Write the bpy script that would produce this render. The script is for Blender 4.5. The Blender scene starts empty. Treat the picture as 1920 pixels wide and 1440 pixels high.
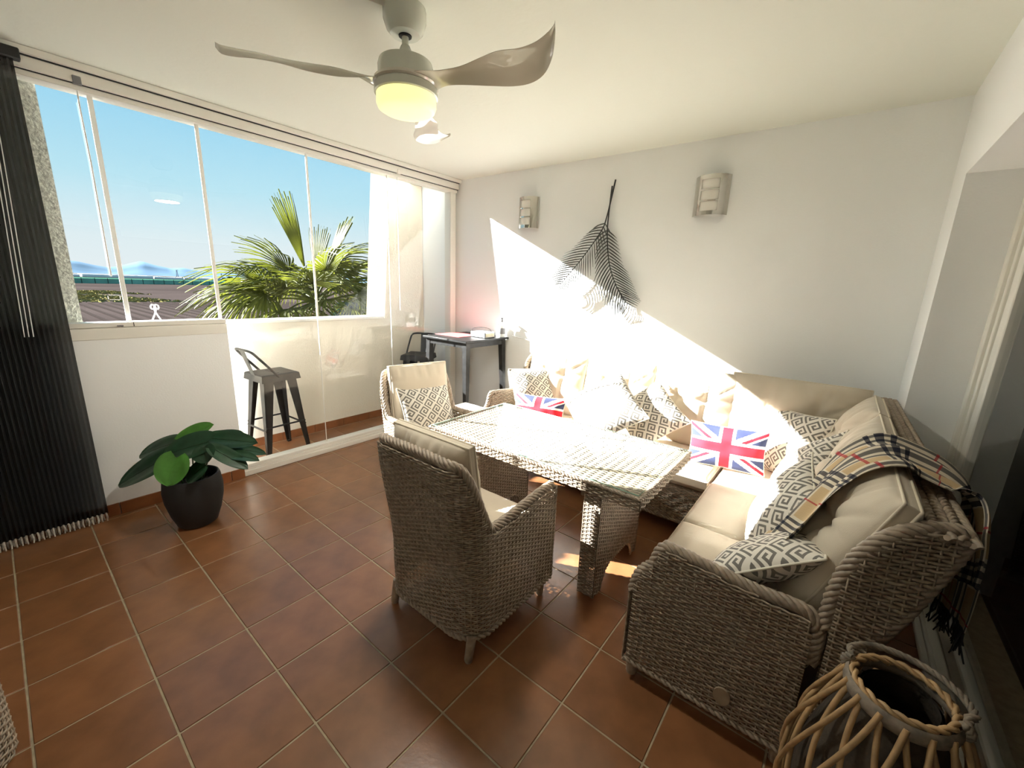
import bpy, math, random
import numpy as np
from mathutils import Vector, Matrix
C = bpy.context.scene.collection
scene = bpy.context.scene
PI = math.pi
random.seed(4)
rng = np.random.default_rng(7)

# ------------------------------------------------------------------ camera, sky, sun, exposure
CAM = np.array([3.5693, -3.4593, 1.5686])
YAW, PITCH, ROLL, FPX = -0.6692, -0.2307, 0.0354, 769.66
def make_camera():
    f = Vector((math.sin(YAW)*math.cos(PITCH), math.cos(YAW)*math.cos(PITCH), math.sin(PITCH)))
    r = Vector((math.cos(YAW), -math.sin(YAW), 0)); u = r.cross(f)
    c, s = math.cos(ROLL), math.sin(ROLL)
    r2 = c*r + s*u; u2 = -s*r + c*u
    cd = bpy.data.cameras.new('camera'); co = bpy.data.objects.new('camera', cd); C.objects.link(co)
    cd.sensor_fit = 'HORIZONTAL'; cd.sensor_width = 36.0; cd.lens = FPX/1920*36.0
    cd.clip_start = 0.02; cd.clip_end = 20000
    m = Matrix(((r2.x, u2.x, -f.x, CAM[0]), (r2.y, u2.y, -f.y, CAM[1]), (r2.z, u2.z, -f.z, CAM[2]), (0, 0, 0, 1)))
    co.matrix_world = m; scene.camera = co
make_camera()

SUN_DIR = Vector((1.0, 0.45, -0.507)).normalized()
sd = bpy.data.lights.new('sun', 'SUN'); sd.energy = 16.5; sd.angle = math.radians(0.53); sd.color = (1.0, 0.99, 0.965)
so = bpy.data.objects.new('sun', sd); C.objects.link(so)
so.rotation_euler = SUN_DIR.to_track_quat('-Z', 'Y').to_euler(); so.location = (-20, -9, 12)

def make_world():
    w = bpy.data.worlds.new('sky'); scene.world = w; w.use_nodes = True
    nt = w.node_tree; nt.nodes.clear()
    out = nt.nodes.new('ShaderNodeOutputWorld'); bg = nt.nodes.new('ShaderNodeBackground')
    tc = nt.nodes.new('ShaderNodeTexCoord'); sp = nt.nodes.new('ShaderNodeSeparateXYZ'); cr = nt.nodes.new('ShaderNodeValToRGB')
    nt.links.new(tc.outputs['Generated'], sp.inputs[0]); nt.links.new(sp.outputs['Z'], cr.inputs[0])
    e = cr.color_ramp.elements
    e[0].position = 0.0; e[0].color = (0.90, 0.97, 1.0, 1)
    e[1].position = 1.0; e[1].color = (0.16, 0.42, 0.72, 1)
    for p, c in ((0.06, (0.84, 0.96, 1.0, 1)), (0.16, (0.55, 0.87, 1.0, 1)), (0.30, (0.33, 0.72, 0.98, 1)), (0.5, (0.22, 0.55, 0.88, 1))):
        k = e.new(p); k.color = c
    bg.inputs['Strength'].default_value = 0.28
    nt.links.new(cr.outputs[0], bg.inputs[0]); nt.links.new(bg.outputs[0], out.inputs[0])
make_world()

scene.view_settings.view_transform = 'Standard'; scene.view_settings.look = 'None'
scene.view_settings.gamma = 1.0; scene.view_settings.use_curve_mapping = False
scene.view_settings.exposure = 1.75
cy = scene.cycles
cy.use_denoising = True
cy.max_bounces = 10; cy.diffuse_bounces = 8; cy.glossy_bounces = 4; cy.transmission_bounces = 6; cy.transparent_max_bounces = 16
cy.sample_clamp_indirect = 6.0; cy.caustics_reflective = False; cy.caustics_refractive = False

# ------------------------------------------------------------------ materials
def new_mat(name):
    m = bpy.data.materials.new(name); m.use_nodes = True
    return m, m.node_tree, m.node_tree.nodes['Principled BSDF']
def mat(name, col, rough=0.6, metal=0.0, spec=0.5, noise=None, bump=None, coat=0.0, rand=0.0, emit=None, sheen=0.0):
    """noise = (scale, amount) varies the colour, bump = (scale, strength)"""
    m, nt, b = new_mat(name)
    b.inputs['Base Color'].default_value = (*col, 1); b.inputs['Roughness'].default_value = rough
    b.inputs['Metallic'].default_value = metal; b.inputs['Specular IOR Level'].default_value = spec
    b.inputs['Coat Weight'].default_value = coat
    if sheen: b.inputs['Sheen Weight'].default_value = sheen
    tc = nt.nodes.new('ShaderNodeTexCoord')
    src = None
    if noise:
        n = nt.nodes.new('ShaderNodeTexNoise'); n.inputs['Scale'].default_value = noise[0]; n.inputs['Detail'].default_value = 4
        nt.links.new(tc.outputs['Object'], n.inputs['Vector'])
        mr = nt.nodes.new('ShaderNodeMapRange'); mr.inputs['From Min'].default_value = 0.3; mr.inputs['From Max'].default_value = 0.7
        mr.inputs['To Min'].default_value = 1-noise[1]; mr.inputs['To Max'].default_value = 1+noise[1]
        nt.links.new(n.outputs['Fac'], mr.inputs['Value']); src = mr.outputs['Result']
    if rand:
        oi = nt.nodes.new('ShaderNodeObjectInfo')
        mr = nt.nodes.new('ShaderNodeMapRange'); mr.inputs['To Min'].default_value = 1-rand; mr.inputs['To Max'].default_value = 1+rand
        nt.links.new(oi.outputs['Random'], mr.inputs['Value'])
        if src is None: src = mr.outputs['Result']
        else:
            mu = nt.nodes.new('ShaderNodeMath'); mu.operation = 'MULTIPLY'
            nt.links.new(src, mu.inputs[0]); nt.links.new(mr.outputs['Result'], mu.inputs[1]); src = mu.outputs[0]
    if src is not None:
        vm = nt.nodes.new('ShaderNodeVectorMath'); vm.operation = 'SCALE'; vm.inputs[0].default_value = col
        nt.links.new(src, vm.inputs['Scale']); nt.links.new(vm.outputs[0], b.inputs['Base Color'])
    if bump:
        n = nt.nodes.new('ShaderNodeTexNoise'); n.inputs['Scale'].default_value = bump[0]; n.inputs['Detail'].default_value = 3
        nt.links.new(tc.outputs['Object'], n.inputs['Vector'])
        bp = nt.nodes.new('ShaderNodeBump'); bp.inputs['Strength'].default_value = bump[1]; bp.inputs['Distance'].default_value = 0.01
        nt.links.new(n.outputs['Fac'], bp.inputs['Height']); nt.links.new(bp.outputs[0], b.inputs['Normal'])
    if emit:
        b.inputs['Emission Color'].default_value = (*emit[0], 1); b.inputs['Emission Strength'].default_value = emit[1]
    return m
def thin_glass(name, tint=(0.97, 0.985, 0.98), rough=0.0, ior=1.5):
    m, nt, b = new_mat(name); nt.nodes.remove(b)
    out = [n for n in nt.nodes if n.type == 'OUTPUT_MATERIAL'][0]
    tr = nt.nodes.new('ShaderNodeBsdfTransparent'); tr.inputs[0].default_value = (*tint, 1)
    gl = nt.nodes.new('ShaderNodeBsdfGlossy'); gl.inputs['Roughness'].default_value = rough
    fr = nt.nodes.new('ShaderNodeFresnel')
    ge = nt.nodes.new('ShaderNodeNewGeometry'); mr = nt.nodes.new('ShaderNodeMapRange')        # a sheet reflects alike from both sides
    mr.inputs['To Min'].default_value = ior; mr.inputs['To Max'].default_value = 1/ior
    nt.links.new(ge.outputs['Backfacing'], mr.inputs['Value']); nt.links.new(mr.outputs['Result'], fr.inputs['IOR'])
    mx = nt.nodes.new('ShaderNodeMixShader')
    nt.links.new(fr.outputs[0], mx.inputs[0]); nt.links.new(tr.outputs[0], mx.inputs[1]); nt.links.new(gl.outputs[0], mx.inputs[2])
    nt.links.new(mx.outputs[0], out.inputs['Surface'])
    return m
def veil(name, col, through):
    """a fine mesh cloth: part of the light goes straight through"""
    m, nt, b = new_mat(name); b.inputs['Base Color'].default_value = (*col, 1); b.inputs['Roughness'].default_value = 0.8
    out = [n for n in nt.nodes if n.type == 'OUTPUT_MATERIAL'][0]
    tr = nt.nodes.new('ShaderNodeBsdfTransparent'); mx = nt.nodes.new('ShaderNodeMixShader'); mx.inputs[0].default_value = through
    nt.links.new(b.outputs[0], mx.inputs[1]); nt.links.new(tr.outputs[0], mx.inputs[2]); nt.links.new(mx.outputs[0], out.inputs['Surface'])
    return m
def col_attr_mat(name, rough=0.85, bump=None):
    m, nt, b = new_mat(name); b.inputs['Roughness'].default_value = rough
    a = nt.nodes.new('ShaderNodeVertexColor'); a.layer_name = 'Col'
    nt.links.new(a.outputs[0], b.inputs['Base Color'])
    if bump:
        tc = nt.nodes.new('ShaderNodeTexCoord')
        n = nt.nodes.new('ShaderNodeTexNoise'); n.inputs['Scale'].default_value = bump[0]
        nt.links.new(tc.outputs['Object'], n.inputs['Vector'])
        bp = nt.nodes.new('ShaderNodeBump'); bp.inputs['Strength'].default_value = bump[1]; bp.inputs['Distance'].default_value = 0.005
        nt.links.new(n.outputs['Fac'], bp.inputs['Height']); nt.links.new(bp.outputs[0], b.inputs['Normal'])
    return m
def greek_key_mat(name, cell=0.072):
    """square spirals on a lattice turned 45 degrees to the pillow's edges, taken from UVs in metres"""
    m, nt, b = new_mat(name); b.inputs['Roughness'].default_value = 0.9
    N, L = nt.nodes, nt.links
    def mth(op, a, c=None, d=None):
        n = N.new('ShaderNodeMath'); n.operation = op
        for i, v in enumerate((a, c, d)):
            if v is None: continue
            if isinstance(v, (int, float)): n.inputs[i].default_value = v
            else: L.new(v, n.inputs[i])
        return n.outputs[0]
    uv = N.new('ShaderNodeUVMap'); uv.uv_map = 'UVMap'
    sp = N.new('ShaderNodeSeparateXYZ'); L.new(uv.outputs[0], sp.inputs[0])
    k = 0.70711/cell
    s = mth('MULTIPLY', mth('ADD', sp.outputs['X'], sp.outputs['Y']), k)
    t = mth('MULTIPLY', mth('SUBTRACT', sp.outputs['Y'], sp.outputs['X']), k)
    x = mth('SUBTRACT', mth('FRACT', s), 0.5); y = mth('SUBTRACT', mth('FRACT', t), 0.5)
    p = 0.27
    ax = mth('ABSOLUTE', x)
    up = mth('MAXIMUM', ax, mth('ABSOLUTE', y))
    lo = mth('ADD', mth('MAXIMUM', mth('ABSOLUTE', mth('SUBTRACT', x, p/2)), mth('ABSOLUTE', y)), p/2)
    pos = mth('GREATER_THAN', y, 0.0)
    d = mth('ADD', mth('MULTIPLY', up, pos), mth('MULTIPLY', lo, mth('SUBTRACT', 1.0, pos)))
    ring = mth('GREATER_THAN', mth('FRACT', mth('ADD', mth('DIVIDE', d, p), 0.42)), 0.5)
    inside = mth('LESS_THAN', up, 0.425)
    dark = mth('MULTIPLY', ring, inside)
    # connecting bars of the lattice
    line = mth('LESS_THAN', mth('ABSOLUTE', mth('SUBTRACT', mth('ABSOLUTE', y), 0.47)), 0.0)
    dark = mth('MAXIMUM', dark, line)
    mx = N.new('ShaderNodeMix'); mx.data_type = 'RGBA'
    mx.inputs[6].default_value = (0.72, 0.68, 0.60, 1); mx.inputs[7].default_value = (0.17, 0.158, 0.14, 1)
    L.new(dark, mx.inputs[0]); L.new(mx.outputs[2], b.inputs['Base Color'])
    return m

def foliage(name, col, through, amount):
    m, nt, b = new_mat(name); b.inputs['Roughness'].default_value = 0.55; b.inputs['Specular IOR Level'].default_value = 0.15
    oi = nt.nodes.new('ShaderNodeObjectInfo'); mr = nt.nodes.new('ShaderNodeMapRange'); mr.inputs['To Min'].default_value = .75; mr.inputs['To Max'].default_value = 1.25
    nt.links.new(oi.outputs['Random'], mr.inputs['Value'])
    vm = nt.nodes.new('ShaderNodeVectorMath'); vm.operation = 'SCALE'; vm.inputs[0].default_value = col
    nt.links.new(mr.outputs[0], vm.inputs['Scale']); nt.links.new(vm.outputs[0], b.inputs['Base Color'])
    out = [n for n in nt.nodes if n.type == 'OUTPUT_MATERIAL'][0]
    tl = nt.nodes.new('ShaderNodeBsdfTranslucent'); tl.inputs[0].default_value = (*through, 1)
    mx = nt.nodes.new('ShaderNodeMixShader'); mx.inputs[0].default_value = amount
    nt.links.new(b.outputs[0], mx.inputs[1]); nt.links.new(tl.outputs[0], mx.inputs[2]); nt.links.new(mx.outputs[0], out.inputs['Surface'])
    return m

M = dict(
    wall=mat('white plaster', (0.88, 0.895, 0.895), 0.9, bump=(90, 0.10)),
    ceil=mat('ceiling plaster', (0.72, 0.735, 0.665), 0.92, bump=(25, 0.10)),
    tile=mat('terracotta tile', (0.225, 0.097, 0.040), 0.30, coat=0.12, noise=(7, 0.20), bump=(60, 0.04), rand=0.10),
    grout=mat('grout', (0.40, 0.33, 0.22), 0.85, noise=(30, 0.15)),
    skirt=mat('terracotta skirting', (0.26, 0.095, 0.035), 0.4, noise=(9, 0.2), rand=0.06),
    alu=mat('white lacquered aluminium', (0.80, 0.78, 0.72), 0.4, spec=0.5),
    gap=mat('dark joint', (0.02, 0.02, 0.02), 0.8),
    glass=thin_glass('window glass'),
    seam=mat('white glass seal', (0.85, 0.85, 0.82), 0.4),
    yellow=mat('yellow render', (0.155, 0.132, 0.062), 0.9, bump=(60, 0.2)),
    cream=mat('cream render', (0.80, 0.74, 0.63), 0.9, bump=(70, 0.3)),
    stucco=mat('rough stucco', (0.66, 0.67, 0.60), 0.95, noise=(60, 0.35), bump=(50, 0.9)),
    black=mat('black metal', (0.018, 0.018, 0.018), 0.42, metal=0.3, noise=(20, 0.4)),
    worn=mat('worn black metal', (0.016, 0.0145, 0.013), 0.5, metal=0.4, noise=(14, 0.6)),
    wicker=mat('grey brown wicker', (0.33, 0.265, 0.195), 0.55, noise=(55, 0.30)),
    wicker2=mat('wicker rim', (0.33, 0.265, 0.20), 0.5, noise=(40, 0.25)),
    fabric=mat('beige fabric', (0.58, 0.51, 0.405), 0.95, noise=(4, 0.05), bump=(350, 0.10), sheen=0.2),
    piping=mat('beige piping', (0.66, 0.59, 0.47), 0.9),
    key=greek_key_mat('greek key print'),
    keypipe=mat('cream piping', (0.72, 0.68, 0.58), 0.9),
    flag=col_attr_mat('flag print', 0.85, bump=(300, 0.1)),
    plaid=col_attr_mat('woven plaid', 0.95, bump=(350, 0.25)),
    tableglass=thin_glass('table glass', (0.93, 0.97, 0.945), 0.0),
    glassedge=mat('green glass edge', (0.25, 0.45, 0.36), 0.1),
    chrome=mat('brushed steel', (0.55, 0.53, 0.49), 0.09, metal=1.0),
    frost=mat('frosted glass', (0.82, 0.80, 0.74), 0.5),
    fanwhite=mat('fan white enamel', (0.60, 0.62, 0.55), 0.25, coat=0.3),
    blade=mat('glossy pearl blade', (0.60, 0.57, 0.49), 0.06, spec=0.75, coat=0.6),
    lamp=mat('lit diffuser', (0.9, 0.85, 0.5), 0.5, emit=((1.0, 0.90, 0.33), 0.335)),
    veil=veil('black pleated mesh', (0.006, 0.007, 0.008), 0.10),
    bead=mat('grey white beads', (0.55, 0.52, 0.47), 0.6, noise=(60, 0.3)),
    cord=mat('white cord', (0.8, 0.8, 0.8), 0.6),
    pot=mat('charcoal pot', (0.022, 0.023, 0.024), 0.7, bump=(60, 0.08)),
    soil=mat('dark soil', (0.02, 0.015, 0.01), 1.0, bump=(60, 0.8)),
    leafd=mat('dark green leaf', (0.018, 0.062, 0.026), 0.4, noise=(12, 0.3)),
    leafb=mat('bright green leaf', (0.085, 0.27, 0.035), 0.4, noise=(12, 0.2)),
    stem=mat('leaf stalk', (0.03, 0.05, 0.02), 0.6),
    palm=foliage('palm frond', (0.105, 0.115, 0.024), (0.13, 0.145, 0.014), 0.4),
    trunk=mat('palm trunk', (0.10, 0.07, 0.04), spec=0.0, rough=0.9, noise=(8, 0.4), bump=(20, 0.8)),
    field=mat('ploughed field', (0.038, 0.030, 0.028), spec=0.0, rough=1.0, noise=(0.02, 0.25)),
    furrow=mat('furrow earth', (0.031, 0.025, 0.023), spec=0.0, rough=1.0),
    dry=mat('dry grass', (0.24, 0.21, 0.085), spec=0.0, rough=1.0, noise=(0.3, 0.4)),
    netroof=mat('net roof toned for sun', (0.03, 0.085, 0.06), spec=0.0, rough=0.9),  # same net as the sides, base colour darkened to offset direct sun
    net=mat('green shade net', (0.20, 0.42, 0.32), spec=0.0, rough=0.9, noise=(0.05, 0.25)),  # side net, base colour lightened to make up for its shade
    green=mat('green crop', (0.03, 0.06, 0.02), spec=0.0, rough=0.9, noise=(0.2, 0.3)),
    white=mat('white sheeting', (0.80, 0.81, 0.80), spec=0.0, rough=0.7),
    darkgreen=mat('dark tree foliage', (0.008, 0.016, 0.012), spec=0.0, rough=0.95, noise=(1.0, 0.4)),
    mount=mat('haze tinted hills', (0.085, 0.135, 0.19), spec=0.0, rough=1.0, noise=(0.002, 0.2)),  # blue of the distance haze is put into the base colour
    iron=mat('grey metal leaf', (0.085, 0.087, 0.08), 0.32, metal=0.85, noise=(25, 0.4)),
    ironb=mat('black wire', (0.02, 0.02, 0.02), 0.5),
    willow=mat('willow cane', (0.42, 0.27, 0.13), 0.5, noise=(18, 0.3)),
    willowg=mat('grey willow', (0.22, 0.18, 0.135), 0.7, noise=(40, 0.4)),
    bark=mat('dark bark liner', (0.06, 0.045, 0.03), 0.9, noise=(12, 0.6), bump=(30, 0.8)),
    red=mat('red placemat', (0.75, 0.10, 0.10), 0.6),
    plastic=mat('white plastic', (0.82, 0.82, 0.80), 0.35),
    greyp=mat('grey plastic', (0.20, 0.20, 0.21), 0.4),
    paper=mat('cream paper', (0.75, 0.68, 0.50), 0.8),
    room_dark=mat('painted room darkness', (0.012, 0.013, 0.014), 0.8),  # near black on every surface paints in the darkness of the unlit room
    tag=mat('beige plastic tag', (0.33, 0.26, 0.18), 0.5),
)

# ------------------------------------------------------------------ mesh builder
ORG = {}
class MB:
    def __init__(s): s.v = []; s.f3 = []; s.f4 = []; s.n = 0; s.m3 = []; s.m4 = []; s.soft = False
    def add(s, v, f, mi=0):
        v = np.asarray(v, float).reshape(-1, 3); f = np.asarray(f, int)
        if len(f):
            (s.f4 if f.shape[1] == 4 else s.f3).append(f + s.n); (s.m4 if f.shape[1] == 4 else s.m3).append(np.full(len(f), mi))
        s.v.append(v); s.n += len(v); return s
    def grid(s, P, wrap_u=False, wrap_v=False, mask=None, mi=0):
        P = np.asarray(P, float); a, b = P.shape[:2]
        I = np.arange(a*b).reshape(a, b)
        i0 = I if wrap_u else I[:-1]; i1 = np.roll(I, -1, 0) if wrap_u else I[1:]
        def cols(x): return (x, np.roll(x, -1, 1)) if wrap_v else (x[:, :-1], x[:, 1:])
        a0, a1 = cols(i0); b0, b1 = cols(i1)
        f = np.stack([a0, a1, b1, b0], -1)
        f = f.reshape(-1, 4) if mask is None else f[mask]
        return s.add(P.reshape(-1, 3), f, mi)
    def box(s, lo, hi, bev=0.0, R=None, mi=0):
        lo = np.array(lo, float); hi = np.array(hi, float); c = (lo+hi)/2; h = np.abs(hi-lo)/2
        b = min(bev, h.min()*0.98)
        if b <= 0:
            v = np.array([[x, y, z] for x in (-1, 1) for y in (-1, 1) for z in (-1, 1)])*h
            f = [[0, 1, 3, 2], [4, 6, 7, 5], [0, 4, 5, 1], [2, 3, 7, 6], [0, 2, 6, 4], [1, 5, 7, 3]]
            if R is not None: v = v @ np.array(R).T
            return s.add(v+c, f, mi)
        V = []; idx = {}
        for x in (-1, 1):
            for y in (-1, 1):
                for z in (-1, 1):
                    for ax in range(3):
                        q = np.array([x, y, z])*(h-b); q[ax] = (x, y, z)[ax]*h[ax]
                        idx[(x, y, z, ax)] = len(V); V.append(q)
        F4 = []; F3 = []
        for ax in range(3):
            o = [i for i in range(3) if i != ax]
            for sg in (-1, 1):
                q = []
                for e, g in ((-1, -1), (1, -1), (1, 1), (-1, 1)):
                    k = [0, 0, 0]; k[ax] = sg; k[o[0]] = e; k[o[1]] = g; q.append(idx[(*k, ax)])
                F4.append(q if (sg > 0) == (ax != 1) else q[::-1])
        for ax in range(3):   # edges along ax
            o = [i for i in range(3) if i != ax]
            for e in (-1, 1):
                for g in (-1, 1):
                    k0 = [0, 0, 0]; k0[o[0]] = e; k0[o[1]] = g; k1 = list(k0); k0[ax] = -1; k1[ax] = 1
                    q = [idx[(*k0, o[0])], idx[(*k1, o[0])], idx[(*k1, o[1])], idx[(*k0, o[1])]]
                    F4.append(q if e*g*(1 if ax != 1 else -1) < 0 else q[::-1])
        for x in (-1, 1):
            for y in (-1, 1):
                for z in (-1, 1):
                    q = [idx[(x, y, z, a)] for a in range(3)]
                    F3.append(q if x*y*z > 0 else q[::-1])
        V = np.array(V)
        if R is not None: V = V @ np.array(R).T
        n0 = s.n
        s.add(V+c, F4, mi); s.f3.append(np.array(F3)+n0); s.m3.append(np.full(8, mi)); return s
    def tube(s, path, r, n=8, closed=False, cap=True, flat=None, mi=0):
        s.soft = True; P = np.asarray(path, float); T, A, B = frames(P, closed)
        r = np.broadcast_to(np.asarray(r, float), (len(P),))
        th = np.arange(n)/n*2*PI
        ca, sb = np.cos(th), np.sin(th)
        fa, fb = flat if flat else (1, 1)
        ring = P[:, None] + (A[:, None]*ca[None, :, None]*fa + B[:, None]*sb[None, :, None]*fb)*r[:, None, None]
        s.grid(ring, wrap_u=closed, wrap_v=True, mi=mi)
        if cap and not closed:
            for k, rev in ((0, 1), (len(P)-1, 0)):
                o = s.n; s.add(np.vstack([ring[k], P[k][None]]), [], mi)
                f = [[o+i, o+(i+1) % n, o+n] for i in range(n)]
                if not rev: f = [q for q in f]
                else: f = [q[::-1] for q in f]
                s.f3.append(np.array(f)); s.m3.append(np.full(n, mi))
        return s
    def rope(s, path, R, strands=3, pitch=0.09, n=5, closed=False, per=7, hand=1):
        P = resample(path, max(8, int(plen(path, closed)/pitch*per)), closed)
        T, A, B = frames(P, closed)
        L = np.concatenate([[0], np.cumsum(np.linalg.norm(np.diff(P, axis=0), axis=1))])
        for k in range(strands):
            ph = hand*L/pitch*2*PI + k*2*PI/strands
            q = P + (A*np.cos(ph)[:, None] + B*np.sin(ph)[:, None])*R*(0.5 if strands < 5 else 0.66)
            s.tube(q, R*(0.56 if strands < 5 else 0.40), n, closed)
        return s
    def lathe(s, prof, n=32, c=(0, 0, 0), arc=2*PI, mi=0):
        prof = np.array(prof, float); th = np.arange(n)/n*arc
        P = np.stack([prof[:, None, 0]*np.cos(th), prof[:, None, 0]*np.sin(th), np.broadcast_to(prof[:, None, 1], (len(prof), n))], -1)+np.array(c)
        return s.grid(P[:, ::-1], wrap_v=True, mi=mi)
    def prism(s, poly, org, ax, ay, az, t0, t1, mi=0):
        """polygon (convex or mildly concave: fan from centroid) extruded along az"""
        poly = np.array(poly, float); org, ax, ay, az = map(lambda q: np.array(q, float), (org, ax, ay, az))
        base = org + poly[:, :1]*ax + poly[:, 1:]*ay; n = len(poly)
        a = base + az*t0; b = base + az*t1
        o = s.n; s.add(np.vstack([a, b, a.mean(0)[None], b.mean(0)[None]]), [[i, (i+1) % n, n+(i+1) % n, n+i] for i in range(n)], mi)
        f = [[o+(i+1) % n, o+i, o+2*n] for i in range(n)] + [[o+n+i, o+n+(i+1) % n, o+2*n+1] for i in range(n)]
        s.f3.append(np.array(f)); s.m3.append(np.full(2*n, mi)); return s
    def build(s, name, m, parent=None, smooth=True, sharp=40, kind=None, label=None):
        v = np.concatenate(s.v) if s.v else np.zeros((0, 3))
        org = ORG.get(parent.name, np.zeros(3)) if parent is not None else np.zeros(3)
        v = v - org
        me = bpy.data.meshes.new(name)
        f4 = np.concatenate(s.f4) if s.f4 else np.zeros((0, 4), int); f3 = np.concatenate(s.f3) if s.f3 else np.zeros((0, 3), int)
        mi = np.concatenate(s.m4+s.m3) if (s.m4 or s.m3) else np.zeros(0, int)
        me.vertices.add(len(v)); me.vertices.foreach_set('co', v.astype(np.float32).ravel())
        nl = len(f4)*4+len(f3)*3; me.loops.add(nl); me.loops.foreach_set('vertex_index', np.concatenate([f4.ravel(), f3.ravel()]).astype(np.int32))
        npoly = len(f4)+len(f3); me.polygons.add(npoly)
        st = np.concatenate([np.arange(len(f4))*4, len(f4)*4+np.arange(len(f3))*3]).astype(np.int32)
        me.polygons.foreach_set('loop_start', st)
        me.polygons.foreach_set('material_index', mi.astype(np.int32))
        me.polygons.foreach_set('use_smooth', np.full(npoly, bool(smooth)))
        me.update(calc_edges=True); me.validate()
        for x in (m if isinstance(m, (list, tuple)) else [m]): me.materials.append(x)
        if smooth and sharp and npoly < 60000: me.set_sharp_from_angle(angle=math.radians(85 if s.soft and sharp == 40 else sharp))
        o = bpy.data.objects.new(name, me); C.objects.link(o)
        if parent is not None: o.parent = parent
        ORG[o.name] = org
        if kind: o['kind'] = kind
        if label: o['label'] = label
        return o

def plen(P, closed=False):
    P = np.asarray(P, float); d = np.linalg.norm(np.diff(P, axis=0), axis=1).sum()
    return d + (np.linalg.norm(P[0]-P[-1]) if closed else 0)
def resample(P, n, closed=False):
    P = np.asarray(P, float)
    if closed: P = np.vstack([P, P[:1]])
    L = np.concatenate([[0], np.cumsum(np.linalg.norm(np.diff(P, axis=0), axis=1))])
    t = np.linspace(0, L[-1], n+1)[:-1] if closed else np.linspace(0, L[-1], n)
    return np.stack([np.interp(t, L, P[:, i]) for i in range(3)], -1)
def smooth_path(P, n=40):
    """Catmull-Rom through the points"""
    P = np.asarray(P, float); Q = np.vstack([2*P[0]-P[1], P, 2*P[-1]-P[-2]]); out = []
    m = len(P)-1; per = max(2, n//m)
    for i in range(m):
        p0, p1, p2, p3 = Q[i:i+4]
        for t in np.arange(per)/per:
            out.append(0.5*((2*p1)+(-p0+p2)*t+(2*p0-5*p1+4*p2-p3)*t*t+(-p0+3*p1-3*p2+p3)*t**3))
    out.append(P[-1]); return np.array(out)
def frames(P, closed=False):
    P = np.asarray(P, float)
    T = (np.roll(P, -1, 0)-np.roll(P, 1, 0)) if closed else np.gradient(P, axis=0)
    T = T/np.maximum(np.linalg.norm(T, axis=1, keepdims=True), 1e-9)
    A = np.zeros_like(P)
    a = np.cross(T[0], [0, 0, 1.0])
    if np.linalg.norm(a) < 0.2: a = np.cross(T[0], [1.0, 0, 0])
    a /= np.linalg.norm(a)
    for i in range(len(P)):
        a = a - T[i]*(a @ T[i]); a /= max(np.linalg.norm(a), 1e-9); A[i] = a
    return T, A, np.cross(T, A)
def unit(v): v = np.asarray(v, float); return v/np.maximum(np.linalg.norm(v, axis=-1, keepdims=True), 1e-12)
def inside(poly, x, y):
    poly = np.asarray(poly, float); r = np.zeros(np.shape(x), bool); n = len(poly)
    for i in range(n):
        x0, y0 = poly[i]; x1, y1 = poly[(i+1) % n]
        if y0 == y1: continue
        c = ((y0 > y) != (y1 > y)) & (x < (x1-x0)*(y-y0)/(y1-y0)+x0)
        r ^= c
    return r

def weave(mb, fn, umax, vs, stake=0.024, mask=None, amp=0.0034, sw=None, st=0.0025, stakes=True, u0=0.0):
    """wicker on a surface: strands run along u, over and under stakes that run along v. fn(U, V) -> positions, normals"""
    ns = max(2, int(round((umax-u0)/stake))); K = 2*ns+1
    u = np.linspace(u0, umax, K); vs = np.asarray(vs, float); pitch = vs[1]-vs[0] if len(vs) > 1 else 0.013
    sw = sw or pitch*0.46
    U, V = np.meshgrid(u, vs)
    P, N = fn(U, V); P2, _ = fn(U, V+pitch*0.5)
    W = unit(P2-P)
    k = np.arange(K)[None, :]; j = np.arange(len(vs))[:, None]
    off = np.where(k % 2 == 0, np.cos(PI*(k/2+j)), 0)*amp
    Q = P + N*off[..., None]
    ring = np.stack([Q+W*sw, Q+N*st, Q-W*sw, Q-N*st], 2)      # rows, K, 4, 3
    R, = (len(vs),)
    I = np.arange(R*K*4).reshape(R, K, 4)
    a0 = I[:, :-1]; b0 = I[:, 1:]
    f = np.stack([a0, b0, np.roll(b0, -1, 2), np.roll(a0, -1, 2)], -1)
    if mask is not None:
        ok = mask(U, V); f = f[ok[:, :-1] & ok[:, 1:]]
    mb.add(ring.reshape(-1, 3), f.reshape(-1, 4))
    if stakes:
        us = u[::2]; vv = np.linspace(vs[0], vs[-1], max(3, len(vs)//3))
        U, V = np.meshgrid(us, vv); P, N = fn(U, V); D = unit(np.gradient(P, axis=1)); h = 0.0035
        ring = np.stack([P+D*h, P+N*h, P-D*h, P-N*h], 2); I = np.arange(ring.shape[0]*ring.shape[1]*4).reshape(ring.shape[:3])
        a0 = I[:-1]; b0 = I[1:]; f = np.stack([a0, np.roll(a0, -1, 2), np.roll(b0, -1, 2), b0], -1)
        if mask is not None:
            ok = mask(U, V); f = f[ok[:-1] & ok[1:]]
        mb.add(ring.reshape(-1, 3), f.reshape(-1, 4))
    return mb

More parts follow.
